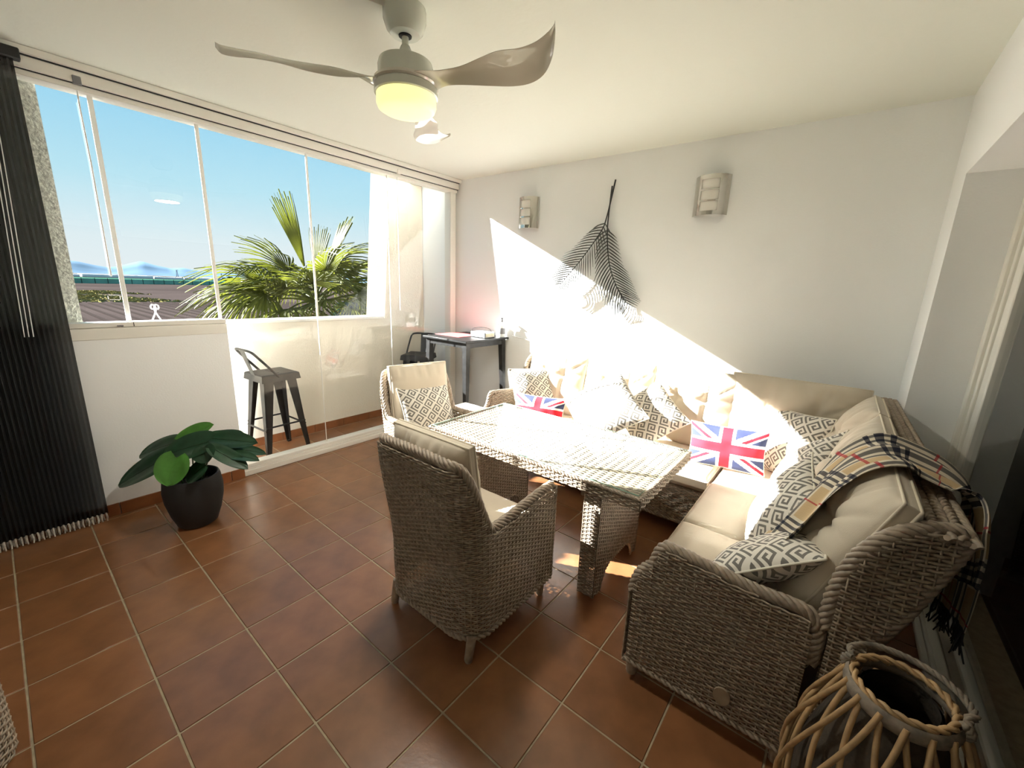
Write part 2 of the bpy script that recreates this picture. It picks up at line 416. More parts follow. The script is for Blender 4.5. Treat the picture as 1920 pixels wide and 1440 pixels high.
# ------------------------------------------------------------------ objects
def thing(name, label, cat, loc=(0, 0, 0), group=None):
    o = bpy.data.objects.new(name, None); C.objects.link(o); o.location = loc; o.empty_display_size = 0.1
    o['label'] = label; o['category'] = cat
    if group: o['group'] = group
    ORG[o.name] = np.array(loc, float); return o
def tag(o, label, cat, group=None):
    o['label'] = label; o['category'] = cat
    if group: o['group'] = group
    return o
def struct(name, mb, m, smooth=False):
    o = mb.build(name, m, None, smooth); o['kind'] = 'structure'; return o
def struct_root(name):
    o = bpy.data.objects.new(name, None); C.objects.link(o); o['kind'] = 'structure'; ORG[o.name] = np.zeros(3); return o
def copy_tree(o, parent=None):
    c = o.copy(); C.objects.link(c); c.parent = parent
    if parent is not None: c.matrix_parent_inverse = o.matrix_parent_inverse
    for ch in list(o.children): copy_tree(ch, c)
    return c
def place(o, loc, rz): o.location = loc; o.rotation_euler = (0, 0, rz); return o

AL = 0.0382                      # the back wall runs slightly off the tile grid
BX = np.array([math.cos(AL), math.sin(AL), 0]); BN = np.array([math.sin(AL), -math.cos(AL), 0])   # along it, and into the room
def bw(x, off=0.0, z=0.0):       # a point at distance off in front of the back wall
    p = BX*x/BX[0] + BN*off; return np.array([p[0], p[1], z])
RX = 3.925; DX = 4.17; H = 2.7

# ============================================================== SETTING
# floor: grout slab with separate tiles
T0x, T0y, TP = 0.0461, -0.0405, 0.3243
fl = struct('floor', MB().box((0, -5.2, -0.12), (DX+0.25, 0.4, -0.003)).box((-0.62, -2.42, -0.12), (0, 0.2, -0.003)), M['grout'])
tile_mesh = MB().box((-TP/2+.0032, -TP/2+.0032, -.011), (TP/2-.0032, TP/2-.0032, 0), 0.002)
proto = None
def floor_tile(x0, x1, y0, y1):
    global proto
    full = abs(x1-x0-TP) < 1e-4 and abs(y1-y0-TP) < 1e-4
    c = ((x0+x1)/2, (y0+y1)/2, 0)
    if full:
        if proto is None: o = proto = tile_mesh.build('floor_tile', M['tile'], fl)
        else: o = proto.copy(); C.objects.link(o); o.parent = fl
    else:
        hx, hy = (x1-x0)/2-.0032, (y1-y0)/2-.0032
        if hx < .006 or hy < .006: return
        o = MB().box((-hx, -hy, -.011), (hx, hy, 0), 0.002).build('floor_tile', M['tile'], fl)
    o.location = c
def tiles(xa, xb, ya, yb):
    for i in range(int(math.floor((xa-T0x)/TP)), int(math.ceil((xb-T0x)/TP))):
        for j in range(int(math.floor((ya-T0y)/TP)), int(math.ceil((yb-T0y)/TP))):
            x0, x1 = max(xa, T0x+i*TP), min(xb, T0x+(i+1)*TP); y0, y1 = max(ya, T0y+j*TP), min(yb, T0y+(j+1)*TP)
            if x1 > x0 and y1 > y0: floor_tile(x0, x1, y0, y1)
tiles(0.0, 4.10, -4.2, 0.03)
tiles(-0.60, 0.0, -2.39, 0.0)

# walls
LW0 = -2.39                       # where the half wall ends and the full-height glass begins
w = MB()
t = 0.15
a0, a1 = bw(-0.95), bw(RX+0.3)
P = [(a0[0], a0[1]), (a1[0], a1[1]), (a1[0]-BN[0]*t, a1[1]-BN[1]*t), (a0[0]-BN[0]*t, a0[1]-BN[1]*t)]
w.prism([(p[0], p[1]) for p in P], (0, 0, 0), (1, 0, 0), (0, 1, 0), (0, 0, 1), -0.1, H+0.15)
struct('wall_back', w, M['wall'])
struct('wall_left', MB().box((-0.22, -5.2, -0.1), (0, LW0, 1.165)).box((-0.22, -5.35, 1.165), (0, -3.62, H)), M['wall'])
RY = -0.264                       # reveal of the sliding door
w = MB().box((RX, RY, -0.1), (RX+0.45, 0.4, H)).box((RX, -4.3, 2.21), (RX+0.45, RY, H)).box((RX, -5.35, -0.1), (RX+0.45, -4.3, H))
struct('wall_right', w, M['wall'])
struct('wall_front', MB().box((-0.22, -5.35, -0.1), (RX+0.45, -5.2, H)), M['wall'])
struct('ceiling', MB().box((-0.15, -5.35, H), (RX+0.5, 0.45, H+0.18)), M['ceil'])

# dark room behind the sliding door
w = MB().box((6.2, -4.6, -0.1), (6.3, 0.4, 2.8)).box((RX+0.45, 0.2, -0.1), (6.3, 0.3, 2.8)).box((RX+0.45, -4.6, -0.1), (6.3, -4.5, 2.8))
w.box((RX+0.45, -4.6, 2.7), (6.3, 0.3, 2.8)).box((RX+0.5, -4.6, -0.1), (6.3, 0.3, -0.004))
struct('wall_inner', w, M['room_dark'])

# outside recess: parapet, end pillar, soffit, outer half wall
PXI, PXO = -0.62, -0.80
struct('wall_parapet', MB().box((PXO, LW0-0.2, -0.1), (PXI, 0.0, 1.17)), M['cream'])
struct('trim_1', MB().box((PXO-0.03, LW0-0.2, 1.17), (PXI+0.02, -0.62, 1.195), 0.004), M['alu'])
# battered end pillar, wider at the foot
def hexa(mb, lo4, hi4, z0, z1):
    v = [(*p, z0) for p in lo4] + [(*p, z1) for p in hi4]
    return mb.add(v, [[3, 2, 1, 0], [4, 5, 6, 7], [0, 1, 5, 4], [1, 2, 6, 5], [2, 3, 7, 6], [3, 0, 4, 7]])
pl = hexa(MB(), [(-1.0, -0.605), (PXI, -0.605), (PXI, -0.03), (-1.0, -0.03)], [(-1.0, -0.44), (PXI, -0.44), (PXI, -0.03), (-1.0, -0.03)], 1.17, 3.1)
pl.m4[0] = np.array([0, 0, 0, 1, 0, 0])
struct('wall_pillar', pl, [M['yellow'], M['cream']])
struct('trim_2', MB().box((PXI, -0.20, 2.70), (-0.13, -0.03, 2.78)), M['yellow'])
struct('wall_pier', MB().prism([(-.13, -3.12), (-.13, -3.615), (-.36, -3.615), (-.36, -3.24)], (0, 0, 0), (1, 0, 0), (0, 1, 0), (0, 0, 1), -.1, H+.1), M['stucco'])

# skirting tiles
def skirting(name, p0, p1, nrm, h=0.08, th=0.012, first=None):
    r = struct_root(name); p0 = np.array(p0, float); p1 = np.array(p1, float); L = np.linalg.norm(p1-p0); d = (p1-p0)/L; nrm = np.array(nrm, float)
    k = 0; s = -(first or 0)
    while s < L:
        e = min(L, s+TP); b = max(0, s)+.0025; e2 = e-.0025
        if e2-b > .01:
            MB().prism([(b, 0), (e2, 0), (e2, h), (b, h)], p0, d, (0, 0, 1), nrm, 0.0, th).build('skirting_tile', M['skirt'], r, smooth=False)
        s += TP; k += 1
    return r
skirting('baseboard_left', (0, LW0, 0), (0, -4.2, 0), (1, 0, 0), first=0.23)
skirting('baseboard_outer', (PXI, LW0, 0), (PXI, -0.03, 0), (1, 0, 0), first=0.1)
skirting('baseboard_back', bw(0.06, 0.0), bw(RX-.02, 0.0), BN)
skirting('baseboard_recess', bw(-0.12, 0.0), bw(PXI+.02, 0.0), BN)

# ceiling track and window
wn = struct_root('window_1')
MB().box((-0.12, -3.61, 2.663), (0.032, -0.005, H-.001), 0.003).build('upper_track', M['alu'], wn)
MB().box((-0.12, -3.61, 2.659), (0.015, -0.02, 2.663)).build('track_joint', M['gap'], wn)
MB().box((-0.12, -3.61, 2.598), (0.006, -0.02, 2.659), 0.003).build('track_fascia', M['alu'], wn)
MB().box((-0.12, -3.61, 2.595), (-0.006, -0.02, 2.598)).build('track_joint', M['gap'], wn)
MB().box((-0.12, -3.61, 2.566), (-0.012, -0.03, 2.595), 0.003).build('lower_track', M['alu'], wn)
# floor track under the full-height panes
MB().box((-0.12, LW0, 0.0), (0.0, -0.03, 0.042), 0.003).build('floor_track', M['alu'], wn)
MB().box((-0.115, LW0, 0.042), (-0.010, -0.03, 0.066), 0.003).build('floor_track', M['alu'], wn)
MB().box((-0.11, LW0, 0.066), (-0.020, -0.03, 0.088), 0.003).build('floor_track', M['alu'], wn)
# sill rail on the half wall
MB().box((-0.12, -3.61, 1.238), (0.0, LW0, 1.268), 0.004).build('sill_rail', M['alu'], wn)
MB().box((-0.13, -3.61, 1.165), (0.006, LW0, 1.236), 0.004).build('sill_rail', M['alu'], wn)
MB().box((-0.004, -2.906, 1.241), (0.002, -2.902, 1.266)).build('sill_joint', M['gap'], wn)
MB().box((-0.002, -2.985, 1.243), (0.012, -2.955, 1.251), 0.002).box((0.0, -2.965, 1.240), (0.016, -2.957, 1.246), 0.002).build('latch', M['greyp'], wn)
GX = -0.06
edges_up = [-3.60, -2.915, -2.405]
edges_dn = [-2.405, -1.672, -0.91, -0.115]
for ys, zb in ((edges_up, 1.262), (edges_dn, 0.08)):
    for y0, y1 in zip(ys[:-1], ys[1:]):
        MB().add([(GX, y0+.004, zb), (GX, y1-.004, zb), (GX, y1-.004, 2.575), (GX, y0+.004, 2.575)], [[0, 1, 2, 3]]).build('pane', M['glass'], wn, smooth=False)
for y, wd, zb in ((-2.915, .024, 1.262), (-2.405, .022, 1.262), (-1.672, .016, 1.25), (-0.91, .007, 0.08)):
    MB().box((GX-.006, y-wd/2, zb), (GX+.006, y+wd/2, 2.575), 0.002).build('pane_seal', M['seam'], wn)
MB().box((GX-.003, -1.675, 0.08), (GX+.003, -1.669, 1.25), 0.001).build('pane_seal', M['frost'], wn, label='thin lower seal')
MB().box((-0.13, -0.115, 0.0), (-0.03, -0.03, 2.6), 0.006).build('end_frame', M['alu'], wn)
# pull cords with brackets
for y, z1 in ((-2.965, 1.55), (-0.815, 1.30)):
    k = MB().box((-0.012, y-.018, 2.59), (0.012, y+.018, 2.632), 0.003).build('cord_bracket', M['alu'] if y > -2 else M['greyp'], wn)
    MB().tube([(-0.02, y, 2.60), (-0.03, y-.003, 2.5), (-0.03, y+.002, 2.2), (-0.03, y, z1)], 0.004, 6).build('pull_rod', M['cord'], k)
MB().box((GX+.002, -2.995, 1.405), (GX+.006, -2.935, 1.409)).box((GX+.002, -2.995, 1.432), (GX+.006, -2.935, 1.436)).box((GX+.002, -2.995, 1.405), (GX+.006, -2.991, 1.436)).box((GX+.002, -2.939, 1.405), (GX+.006, -2.935, 1.436)).build('sticker', M['plastic'], wn, smooth=False)

# ceiling trunking for the fan cable
struct('trim_3', MB().tube([(1.80, -2.47, 2.69), (1.885, -2.235, 2.69)], 0.014, 4), M['alu'])

# sliding door in the right wall
dr = struct_root('door_1')
MB().box((DX-.03, RY-.055, 0.0), (DX+.06, RY, 2.21), 0.006).box((DX-.012, RY-.085, 0.0), (DX+.05, RY-.055, 2.21), 0.005).build('door_jamb', M['alu'], dr)
MB().box((DX-.03, -4.3, 2.15), (DX+.06, RY-.055, 2.21), 0.006).build('door_head', M['alu'], dr)
MB().box((DX-.08, -4.3, 0.0), (DX+.06, RY-.09, 0.022), 0.005).box((DX-.055, -4.3, 0.022), (DX-.035, RY-.09, 0.036), 0.003).build('door_track', M['alu'], dr)
lf = MB().box((DX+.0, RY-.19, 0.04), (DX+.045, RY-.09, 2.15), 0.006).box((DX+.0, -2.2, 0.04), (DX+.045, RY-.19, 0.13), 0.006).box((DX+.0, -2.2, 2.07), (DX+.045, RY-.19, 2.15), 0.006).build('door_leaf', M['alu'], dr)
MB().add([(DX+.022, -4.3, .12), (DX+.022, RY-.185, .12), (DX+.022, RY-.185, 2.08), (DX+.022, -4.3, 2.08)], [[0, 1, 2, 3]]).build('door_pane', M['glass'], lf, smooth=False)

# ============================================================== OUTSIDE
GZ = -6.0
struct('ground', MB().box((-3600, -2600, GZ-1), (-0.9, 2600, GZ)), M['field'])
# ploughed furrows
f = MB()
for i in range(190):
    y = -150 + i*2.1
    f.box((-145, y, GZ), (-22, y+.55, GZ+0.16))
fo = f.build('furrow', M['furrow'], None, smooth=False); tag(fo, 'dark parallel furrows of the ploughed field below the left window', 'field'); fo['kind'] = 'stuff'
g = MB()
for i in range(4200):
    x = rng.uniform(-250, -150); y = rng.uniform(-25, 30+(x+250)*0.16)
    if y > 10+(x+250)*0.25 and x > -210: continue
    h = rng.uniform(.15, .5); a = rng.uniform(0, PI); dx, dy = math.cos(a)*.9, math.sin(a)*.9
    g.add([(x-dx, y-dy, GZ), (x+dx, y+dy, GZ), (x+rng.uniform(-.3, .3), y, GZ+h)], [[0, 1, 2]])
go = g.build('dry_grass', M['dry'], None, smooth=False); tag(go, 'yellow dry grass strip across the ploughed field', 'grass'); go['kind'] = 'stuff'
# green net enclosure: posts and panels in a row, with low roof
nt_ = thing('net_house', 'long green shade net enclosure with thin posts beyond the field', 'net house', (-420, 60, GZ))
def netline(x0, y0, x1, y1, h, n, parent):
    for i in range(n):
        a = np.array([x0+(x1-x0)*i/n, y0+(y1-y0)*i/n]); b = np.array([x0+(x1-x0)*(i+1)/n, y0+(y1-y0)*(i+1)/n])
        MB().add([(*a, GZ), (*b, GZ), (*b, GZ+h), (*a, GZ+h)], [[0, 1, 2, 3]]).build('net_panel', M['net'], parent, smooth=False)
        MB().box((a[0]-.15, a[1]-.15, GZ), (a[0]+.15, a[1]+.15, GZ+h+.5)).build('post', M['furrow'], parent, smooth=False)
netline(-360, -120, -480, 170, 3.4, 40, nt_)
MB().add([(-360, -120, GZ+3.4), (-480, 170, GZ+3.4), (-530, 170, GZ+3.8), (-410, -120, GZ+3.8)], [[0, 1, 2, 3]]).build('net_roof', M['netroof'], nt_, smooth=False)
gh = thing('greenhouse', 'very long low white greenhouse along the horizon', 'greenhouse', (-900, 100, GZ))
for i in range(14):
    y0 = -300+i*50; x0 = -900-i*14
    MB().box((x0-60, y0, GZ), (x0, y0+46, GZ+4.6+.5*math.sin(i*1.7)), 0.8).build('span', M['white'], gh, smooth=False)
# trees near the horizon
def blob_tree(x, y, r, h, label, grp=None):
    tr = thing('dark_tree', label, 'tree', (x, y, GZ), grp)
    MB().tube([(x, y, GZ), (x, y, GZ+h*.5)], r*.12, 6).build('trunk', M['trunk'], tr)
    c = MB()
    for k in range(9):
        a = rng.uniform(0, 2*PI); q = r*rng.uniform(.2, .7); zz = GZ+h*rng.uniform(.45, .8); rr = r*rng.uniform(.35, .55)
        pr = [(rr*math.sin(p)*rng.uniform(.85, 1.1)+.01, -rr*math.cos(p)*.8) for p in np.linspace(0, PI, 6)]
        c.lathe(pr, 8, (x+q*math.cos(a), y+q*math.sin(a), zz))
    c.build('crown', M['darkgreen'], tr)
for i, (x, y, r, h) in enumerate([(-560, 172, 6.5, 8.5), (-570, 184, 5.5, 7.5), (-550, 200, 6, 8), (-545, 214, 5, 7), (-550, 228, 6, 7.5), (-540, 244, 5, 7)]):
    blob_tree(x, y, r, h, ['round dark tree leftmost of the clump left of the palm', 'low dark tree second in the clump left of the palm', 'wide dark tree third in the clump left of the palm', 'low dark tree fourth in the clump left of the palm', 'dark tree behind the arching palm tip', 'dark tree at the right of the clump, nearest the palm'][i], 'dark trees beyond the field')
for i, (x, y, r, h) in enumerate([(-34, 19.5, 3.4, 6.2), (-31, 14.5, 2.6, 5.6)]):
    blob_tree(x, y, r, h, ['dark garden tree behind the palm beside the yellow pillar', 'smaller garden tree directly behind the palm crown'][i], 'garden trees behind the palm')
hs = thing('farmhouse', 'small white house beside the dark tree clump on the horizon', 'house', (-548, 190, GZ))
MB().box((-545, 180, GZ), (-538, 192, GZ+4)).build('house_wall', M['white'], hs, smooth=False)
MB().prism([(0, 0), (12, 0), (6, 2)], (-538.5, 180, GZ+4), (0, 1, 0), (0, 0, 1), (-1, 0, 0), -.6, 7).build('house_roof', M['skirt'], hs, smooth=False)
for (x, y, h, lb) in ((-1350, 307, 21, 'taller grey lattice pylon on the horizon'), (-1500, 450, 18, 'small distant pylon right of the taller one')):
    py = thing('pylon', lb, 'pylon', (x, y, GZ))
    k = MB()
    for a in (-1, 1):
        for b in (-1, 1): k.tube([(x+a*2, y+b*2, GZ), (x+a*.4, y+b*.4, GZ+h)], .35, 4)
    k.build('mast', M['greyp'], py)
    MB().box((x-.4, y-3.5, GZ+h), (x+.4, y+3.5, GZ+h+.7)).box((x-.4, y-2.5, GZ+h-3), (x+.4, y+2.5, GZ+h-2.4)).build('cross_arm', M['greyp'], py)
# hills
def hills(name, label, R, az0, az1, elevs, seed):
    n = 240; az = np.radians(np.linspace(az0, az1, n)); e = np.interp(-np.linspace(az0, az1, n), [-p[0] for p in elevs], [p[1] for p in elevs])
    r2 = np.random.default_rng(seed)
    nz = sum(np.sin(np.linspace(0, 40*k, n)+r2.uniform(0, 6))*.03/k for k in (1, 2, 3.3, 5.1))
    e = np.maximum(e+nz*.5, .05)
    top = 1.57+R*np.tan(np.radians(e))
    rows = []
    for dr_, fr in ((-700, 0.0), (-420, .35), (-200, .68), (0, 1.0), (300, .4), (700, 0)):
        rr = R+dr_; jit = 1+.12*np.sin(np.linspace(0, 30, n)*(1+abs(dr_)/400)+dr_)
        z = GZ+(top-GZ)*fr*(jit if 0 < fr < 1 else 1)
        rows.append(np.stack([CAM[0]+rr*np.cos(az), CAM[1]+rr*np.sin(az), z], -1))
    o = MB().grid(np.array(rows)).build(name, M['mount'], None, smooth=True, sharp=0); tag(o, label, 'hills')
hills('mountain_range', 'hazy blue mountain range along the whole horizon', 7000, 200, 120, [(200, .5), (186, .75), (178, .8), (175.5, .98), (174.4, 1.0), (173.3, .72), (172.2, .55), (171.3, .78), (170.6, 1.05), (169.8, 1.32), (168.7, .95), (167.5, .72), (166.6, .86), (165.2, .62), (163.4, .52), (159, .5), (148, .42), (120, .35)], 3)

# white scroll ornament on the outer ledge
sc = thing('scroll_ornament', 'small white double scroll ornament behind the window sill', 'ornament', (-0.19, -2.75, 1.165))
def spiral(cy, sgn, z0):
    pts = []
    for tt in np.linspace(0, 1, 26):
        a = tt*1.6*PI; r = .016*(1-.65*tt)
        pts.append((-0.19, cy+sgn*(.012-r*math.cos(a)), z0+.175+r*math.sin(a)*1.6))
    return [(-0.19, cy+sgn*.060, z0), (-0.19, cy+sgn*.036, z0+.06), (-0.19, cy+sgn*-.002, z0+.15)][::1] + pts
for sg in (-1, 1): MB().tube(smooth_path(spiral(-2.75, sg, 1.172)[:3]+spiral(-2.75, sg, 1.172)[5::3], 60), .0045, 6).build('scroll', M['plastic'], sc)
MB().box((-0.22, -2.83, 1.165), (-0.16, -2.67, 1.176), .003).build('base_plate', M['plastic'], sc)

# palm
palm = thing('fan_palm', 'tall fan palm with yellow green fronds outside the glass', 'palm tree', (-5.0, 0.75, GZ))
MB().tube(smooth_path([(-5.0, .75, GZ), (-5.1, .7, -3), (-5.0, .75, 0.9)], 20), np.linspace(.32, .2, 21), 10).build('trunk', M['trunk'], palm)
def frond_mesh(segs=38, R=0.95, droop=0.5, span=250, pet=0.75, seed=0):
    r2 = np.random.default_rng(seed); mb = MB()
    mb.tube(smooth_path([(0, 0, 0), (pet*.5, 0, pet*.06), (pet, 0, 0)], 8), np.linspace(.028, .014, 9), 5)
    for i in range(segs):
        a = math.radians(-span/2+span*i/(segs-1)); L = R*(0.78+.22*math.cos(a*.8))*r2.uniform(.92, 1.06); fold = (.02 if i % 2 else -.02)
        n = 6; tt = np.linspace(0.02, 1, n)
        wd = .023*np.sin(np.clip(tt*1.35, 0, 1)*PI*.5)*(1-tt**3)+.0025
        rad = tt*L; dz = -droop*np.maximum(tt-.38, 0)**2*L*r2.uniform(.7, 1.6) + .10*tt*math.cos(a)*0
        x = pet+rad*math.cos(a); y = rad*math.sin(a)
        px, py = -math.sin(a), math.cos(a)
        cen = np.stack([x, y, dz], -1)
        l = cen+np.stack([px*wd, py*wd, np.full(n, fold*.5)], -1); r_ = cen-np.stack([px*wd, py*wd, np.full(n, -fold*.5)], -1)
        mb.grid(np.array([l, cen+np.array([0, 0, .006]), r_]))
    return mb
fm = [frond_mesh(48, .95, .55, 240, .75, 1), frond_mesh(44, 1.05, 1.1, 200, .85, 2), frond_mesh(22, 1.1, .05, 42, .55, 3)]
fob = [b.build('frond', M['palm']) for b in fm]
for o in fob: o.parent = palm
PC = np.array([-5.0, .75, 1.15])
fr = []   # (kind, azimuth deg, elevation deg, roll deg, scale)
for az, el, ro, k, s in [(-100, 76, 10, 2, 1.25), (88, 66, -8, 2, 1.15), (60, 84, 40, 2, .9), (-95, 50, 10, 0, 1.0), (-75, 18, 15, 0, 1.0), (-88, 8, -20, 1, 1.15), (-60, -8, 10, 1, 1.0), (-110, 22, 25, 1, 1.1), (-30, 30, 0, 0, .95), (-10, 5, 15, 0, 1.0), (20, 25, 10, 0, .95), (45, 0, -15, 1, 1.0), (75, 40, -15, 0, 1.0), (95, 15, 20, 1, 1.05), (115, 45, 0, 0, .9), (85, -12, 0, 0, .95), (150, 30, 0, 0, 1.0), (180, 10, 0, 1, 1.0), (210, 35, 0, 0, 1.0), (240, 0, 0, 1, 1.1), (-45, -30, 0, 1, .9), (10, -32, 0, 1, .9), (60, -35, 0, 1, .9), (-85, -28, 0, 1, 1.0), (0, 52, 10, 1, .9), (60, 58, 5, 1, .9)]:
    fr.append((k, az, el, ro, s))
seen = set()
for k, az, el, ro, s in fr:
    if k not in seen: o = fob[k]; seen.add(k)
    else: o = fob[k].copy(); C.objects.link(o); o.parent = palm
    o.matrix_local = Matrix.Translation(Vector(PC-np.array([-5.0, .75, GZ]))) @ Matrix.Rotation(math.radians(az), 4, 'Z') @ Matrix.Rotation(math.radians(-el), 4, 'Y') @ Matrix.Rotation(math.radians(ro), 4, 'X') @ Matrix.Scale(s, 4)

# ============================================================== CEILING FAN
FX, FY = 1.90, -2.17
fan = thing('ceiling_fan', 'white three blade ceiling fan with a lit round lamp below', 'ceiling fan', (FX, FY, H))
c0 = (FX, FY, 0)
MB().lathe([(.001, 2.699), (.088, 2.699), (.090, 2.69), (.090, 2.655), (.078, 2.62), (.062, 2.603), (.028, 2.600), (.028, 2.61)], 40, c0).build('canopy', M['fanwhite'], fan)
MB().lathe([(.027, 2.612), (.027, 2.596), (.001, 2.594)], 20, c0).build('canopy_socket', M['gap'], fan)
MB().lathe([(.0145, 2.62), (.0145, 2.54)], 16, c0).build('down_rod', M['fanwhite'], fan)
MB().lathe([(.0145, 2.565), (.018, 2.563), (.026, 2.545), (.042, 2.526), (.043, 2.516), (.038, 2.512), (.040, 2.505)], 28, c0).build('coupling', M['fanwhite'], fan)
MB().lathe([(.001, 2.512), (.085, 2.510), (.112, 2.498), (.118, 2.480), (.118, 2.425), (.110, 2.418), (.001, 2.418)], 44, c0).build('motor_housing', M['fanwhite'], fan)
def fan_blade(ang):
    ctl = np.array([(.06, -.10, .09, 2.414, 2.402), (.13, -.075, .058, 2.418, 2.402), (.20, -.032, .034, 2.425, 2.396), (.29, -.012, .034, 2.432, 2.384), (.39, -.030, .058, 2.434, 2.374),
                    (.48, -.046, .088, 2.434, 2.370), (.56, -.032, .090, 2.434, 2.369), (.63, -.036, .058, 2.438, 2.375), (.685, -.056, .002, 2.446, 2.398), (.715, -.074, -.052, 2.452, 2.436), (.722, -.079, -.074, 2.454, 2.450)])
    A = smooth_path(ctl[:, [0, 1, 3]], 60); B = smooth_path(ctl[:, [0, 2, 4]], 60)
    n, m = len(A), 15; q = np.linspace(0, 1, m); top = []; bot = []
    for i in range(n):
        P = A[i]*(1-q)[:, None]+B[i]*q[:, None]; P[:, 2] += .010*np.sin(q*PI)
        th = (.0040*np.sqrt(np.sin(np.clip(q, .002, .998)*PI))+.0006)[:, None]*np.array([0, 0, 1.0])
        top.append(P+th); bot.append(P-th)
    top, bot = np.array(top), np.array(bot)
    ring = np.concatenate([top, bot[:, ::-1]], 1)
    c, s_ = math.cos(ang), math.sin(ang)
    R = np.array([[c, -s_, 0], [s_, c, 0], [0, 0, 1]])
    ring = ring @ R.T + np.array([FX, FY, 0])
    mb = MB().grid(ring[:, ::-1], wrap_v=True); mb.grid(np.stack([ring[-1, :m], ring[-1, m:][::-1]]))
    return mb
MB().lathe([(.001, 2.436), (.112, 2.434), (.136, 2.424), (.140, 2.412), (.132, 2.404), (.001, 2.403)], 44, c0).build('blade_hub', M['blade'], fan)
for a in (12, 128, 239): fan_blade(math.radians(a)).build('blade', M['blade'], fan)
MB().lathe([(.001, 2.41), (.128, 2.408), (.136, 2.400), (.136, 2.372), (.130, 2.368), (.001, 2.368)], 48, c0).build('lamp_ring', M['fanwhite'], fan)
MB().lathe([(.128, 2.372), (.129, 2.335), (.122, 2.318), (.104, 2.308), (.06, 2.303), (.001, 2.302)], 48, c0).build('lamp_diffuser', M['lamp'], fan)
ld = bpy.data.lights.new('fan_lamp_light', 'AREA'); ld.shape = 'DISK'; ld.size = .20; ld.energy = 6.5; ld.color = (1.0, .95, .84)
lo = bpy.data.objects.new('fan_lamp_light', ld); C.objects.link(lo); lo.parent = fan; lo.location = (0, 0, 2.299-H)

# ============================================================== BACK WALL DECOR
def sconce(x0, x1, z0, z1, label):
    xm, wd = (x0+x1)/2, (x1-x0); base = bw(xm, 0, (z0+z1)/2)
    sc_ = thing('wall_sconce', label, 'wall lamp', base, 'steel wall lamps on the back wall')
    dep = .085; ph = 1.15; Rr = wd/2/math.sin(ph)
    def pt(a, z, off=0.0):       # a in -1..1 over the arc
        q = a*ph; xx = (Rr+off)*math.sin(q); yy = (Rr+off)*math.cos(q)-Rr*math.cos(ph)
        yy *= dep/(Rr-Rr*math.cos(ph))
        return bw(xm+xx, yy+.012, z)
    h = z1-z0; mb = MB()
    def patch(a0, a1, za, zb, n=8):
        A = np.linspace(a0, a1, n)
        o_ = np.array([[pt(a, z) for a in A] for z in (za, zb)]); i_ = np.array([[pt(a, z, -.003) for a in A] for z in (za, zb)])
        mb.grid(o_); mb.grid(i_[::-1]); mb.grid(np.stack([o_[0], i_[0]])[::-1]); mb.grid(np.stack([o_[1], i_[1]]))
        for e in (0, -1): mb.add([o_[0, e], o_[1, e], i_[1, e], i_[0, e]], [[0, 1, 2, 3]])
    wz = [(.10, .335), (.375, .61), (.65, .885)]
    patch(-1, -.42, z0, z1, 10); patch(.42, 1, z0, z1, 10)
    zz = [0]+[v for p in wz for v in p]+[1]
    for k in range(0, len(zz), 2): patch(-.42, .42, z0+h*zz[k], z0+h*zz[k+1], 12)
    mb.build('steel_cover', M['chrome'], sc_)
    for (a, b) in wz:
        A = np.linspace(-.44, .44, 10); o_ = np.array([[pt(q, z, -.006) for q in A] for z in (z0+h*a-.004, z0+h*b+.004)])
        MB().grid(o_).grid(np.array([[pt(q, z, -.009) for q in A] for z in (z0+h*a-.004, z0+h*b+.004)])[::-1]).build('glass_slot', M['frost'], sc_)
    MB().prism([(-wd*.42, 0), (wd*.42, 0), (wd*.42, .014), (-wd*.42, .014)], bw(xm, 0, z0+.02), BX, BN, (0, 0, 1), 0, h-.04).build('back_plate', M['alu'], sc_, smooth=False)
sconce(.835, 1.07, 2.145, 2.432, 'curved steel wall lamp left of the metal palm leaves')
sconce(2.503, 2.75, 2.152, 2.433, 'curved steel wall lamp right of the metal palm leaves')

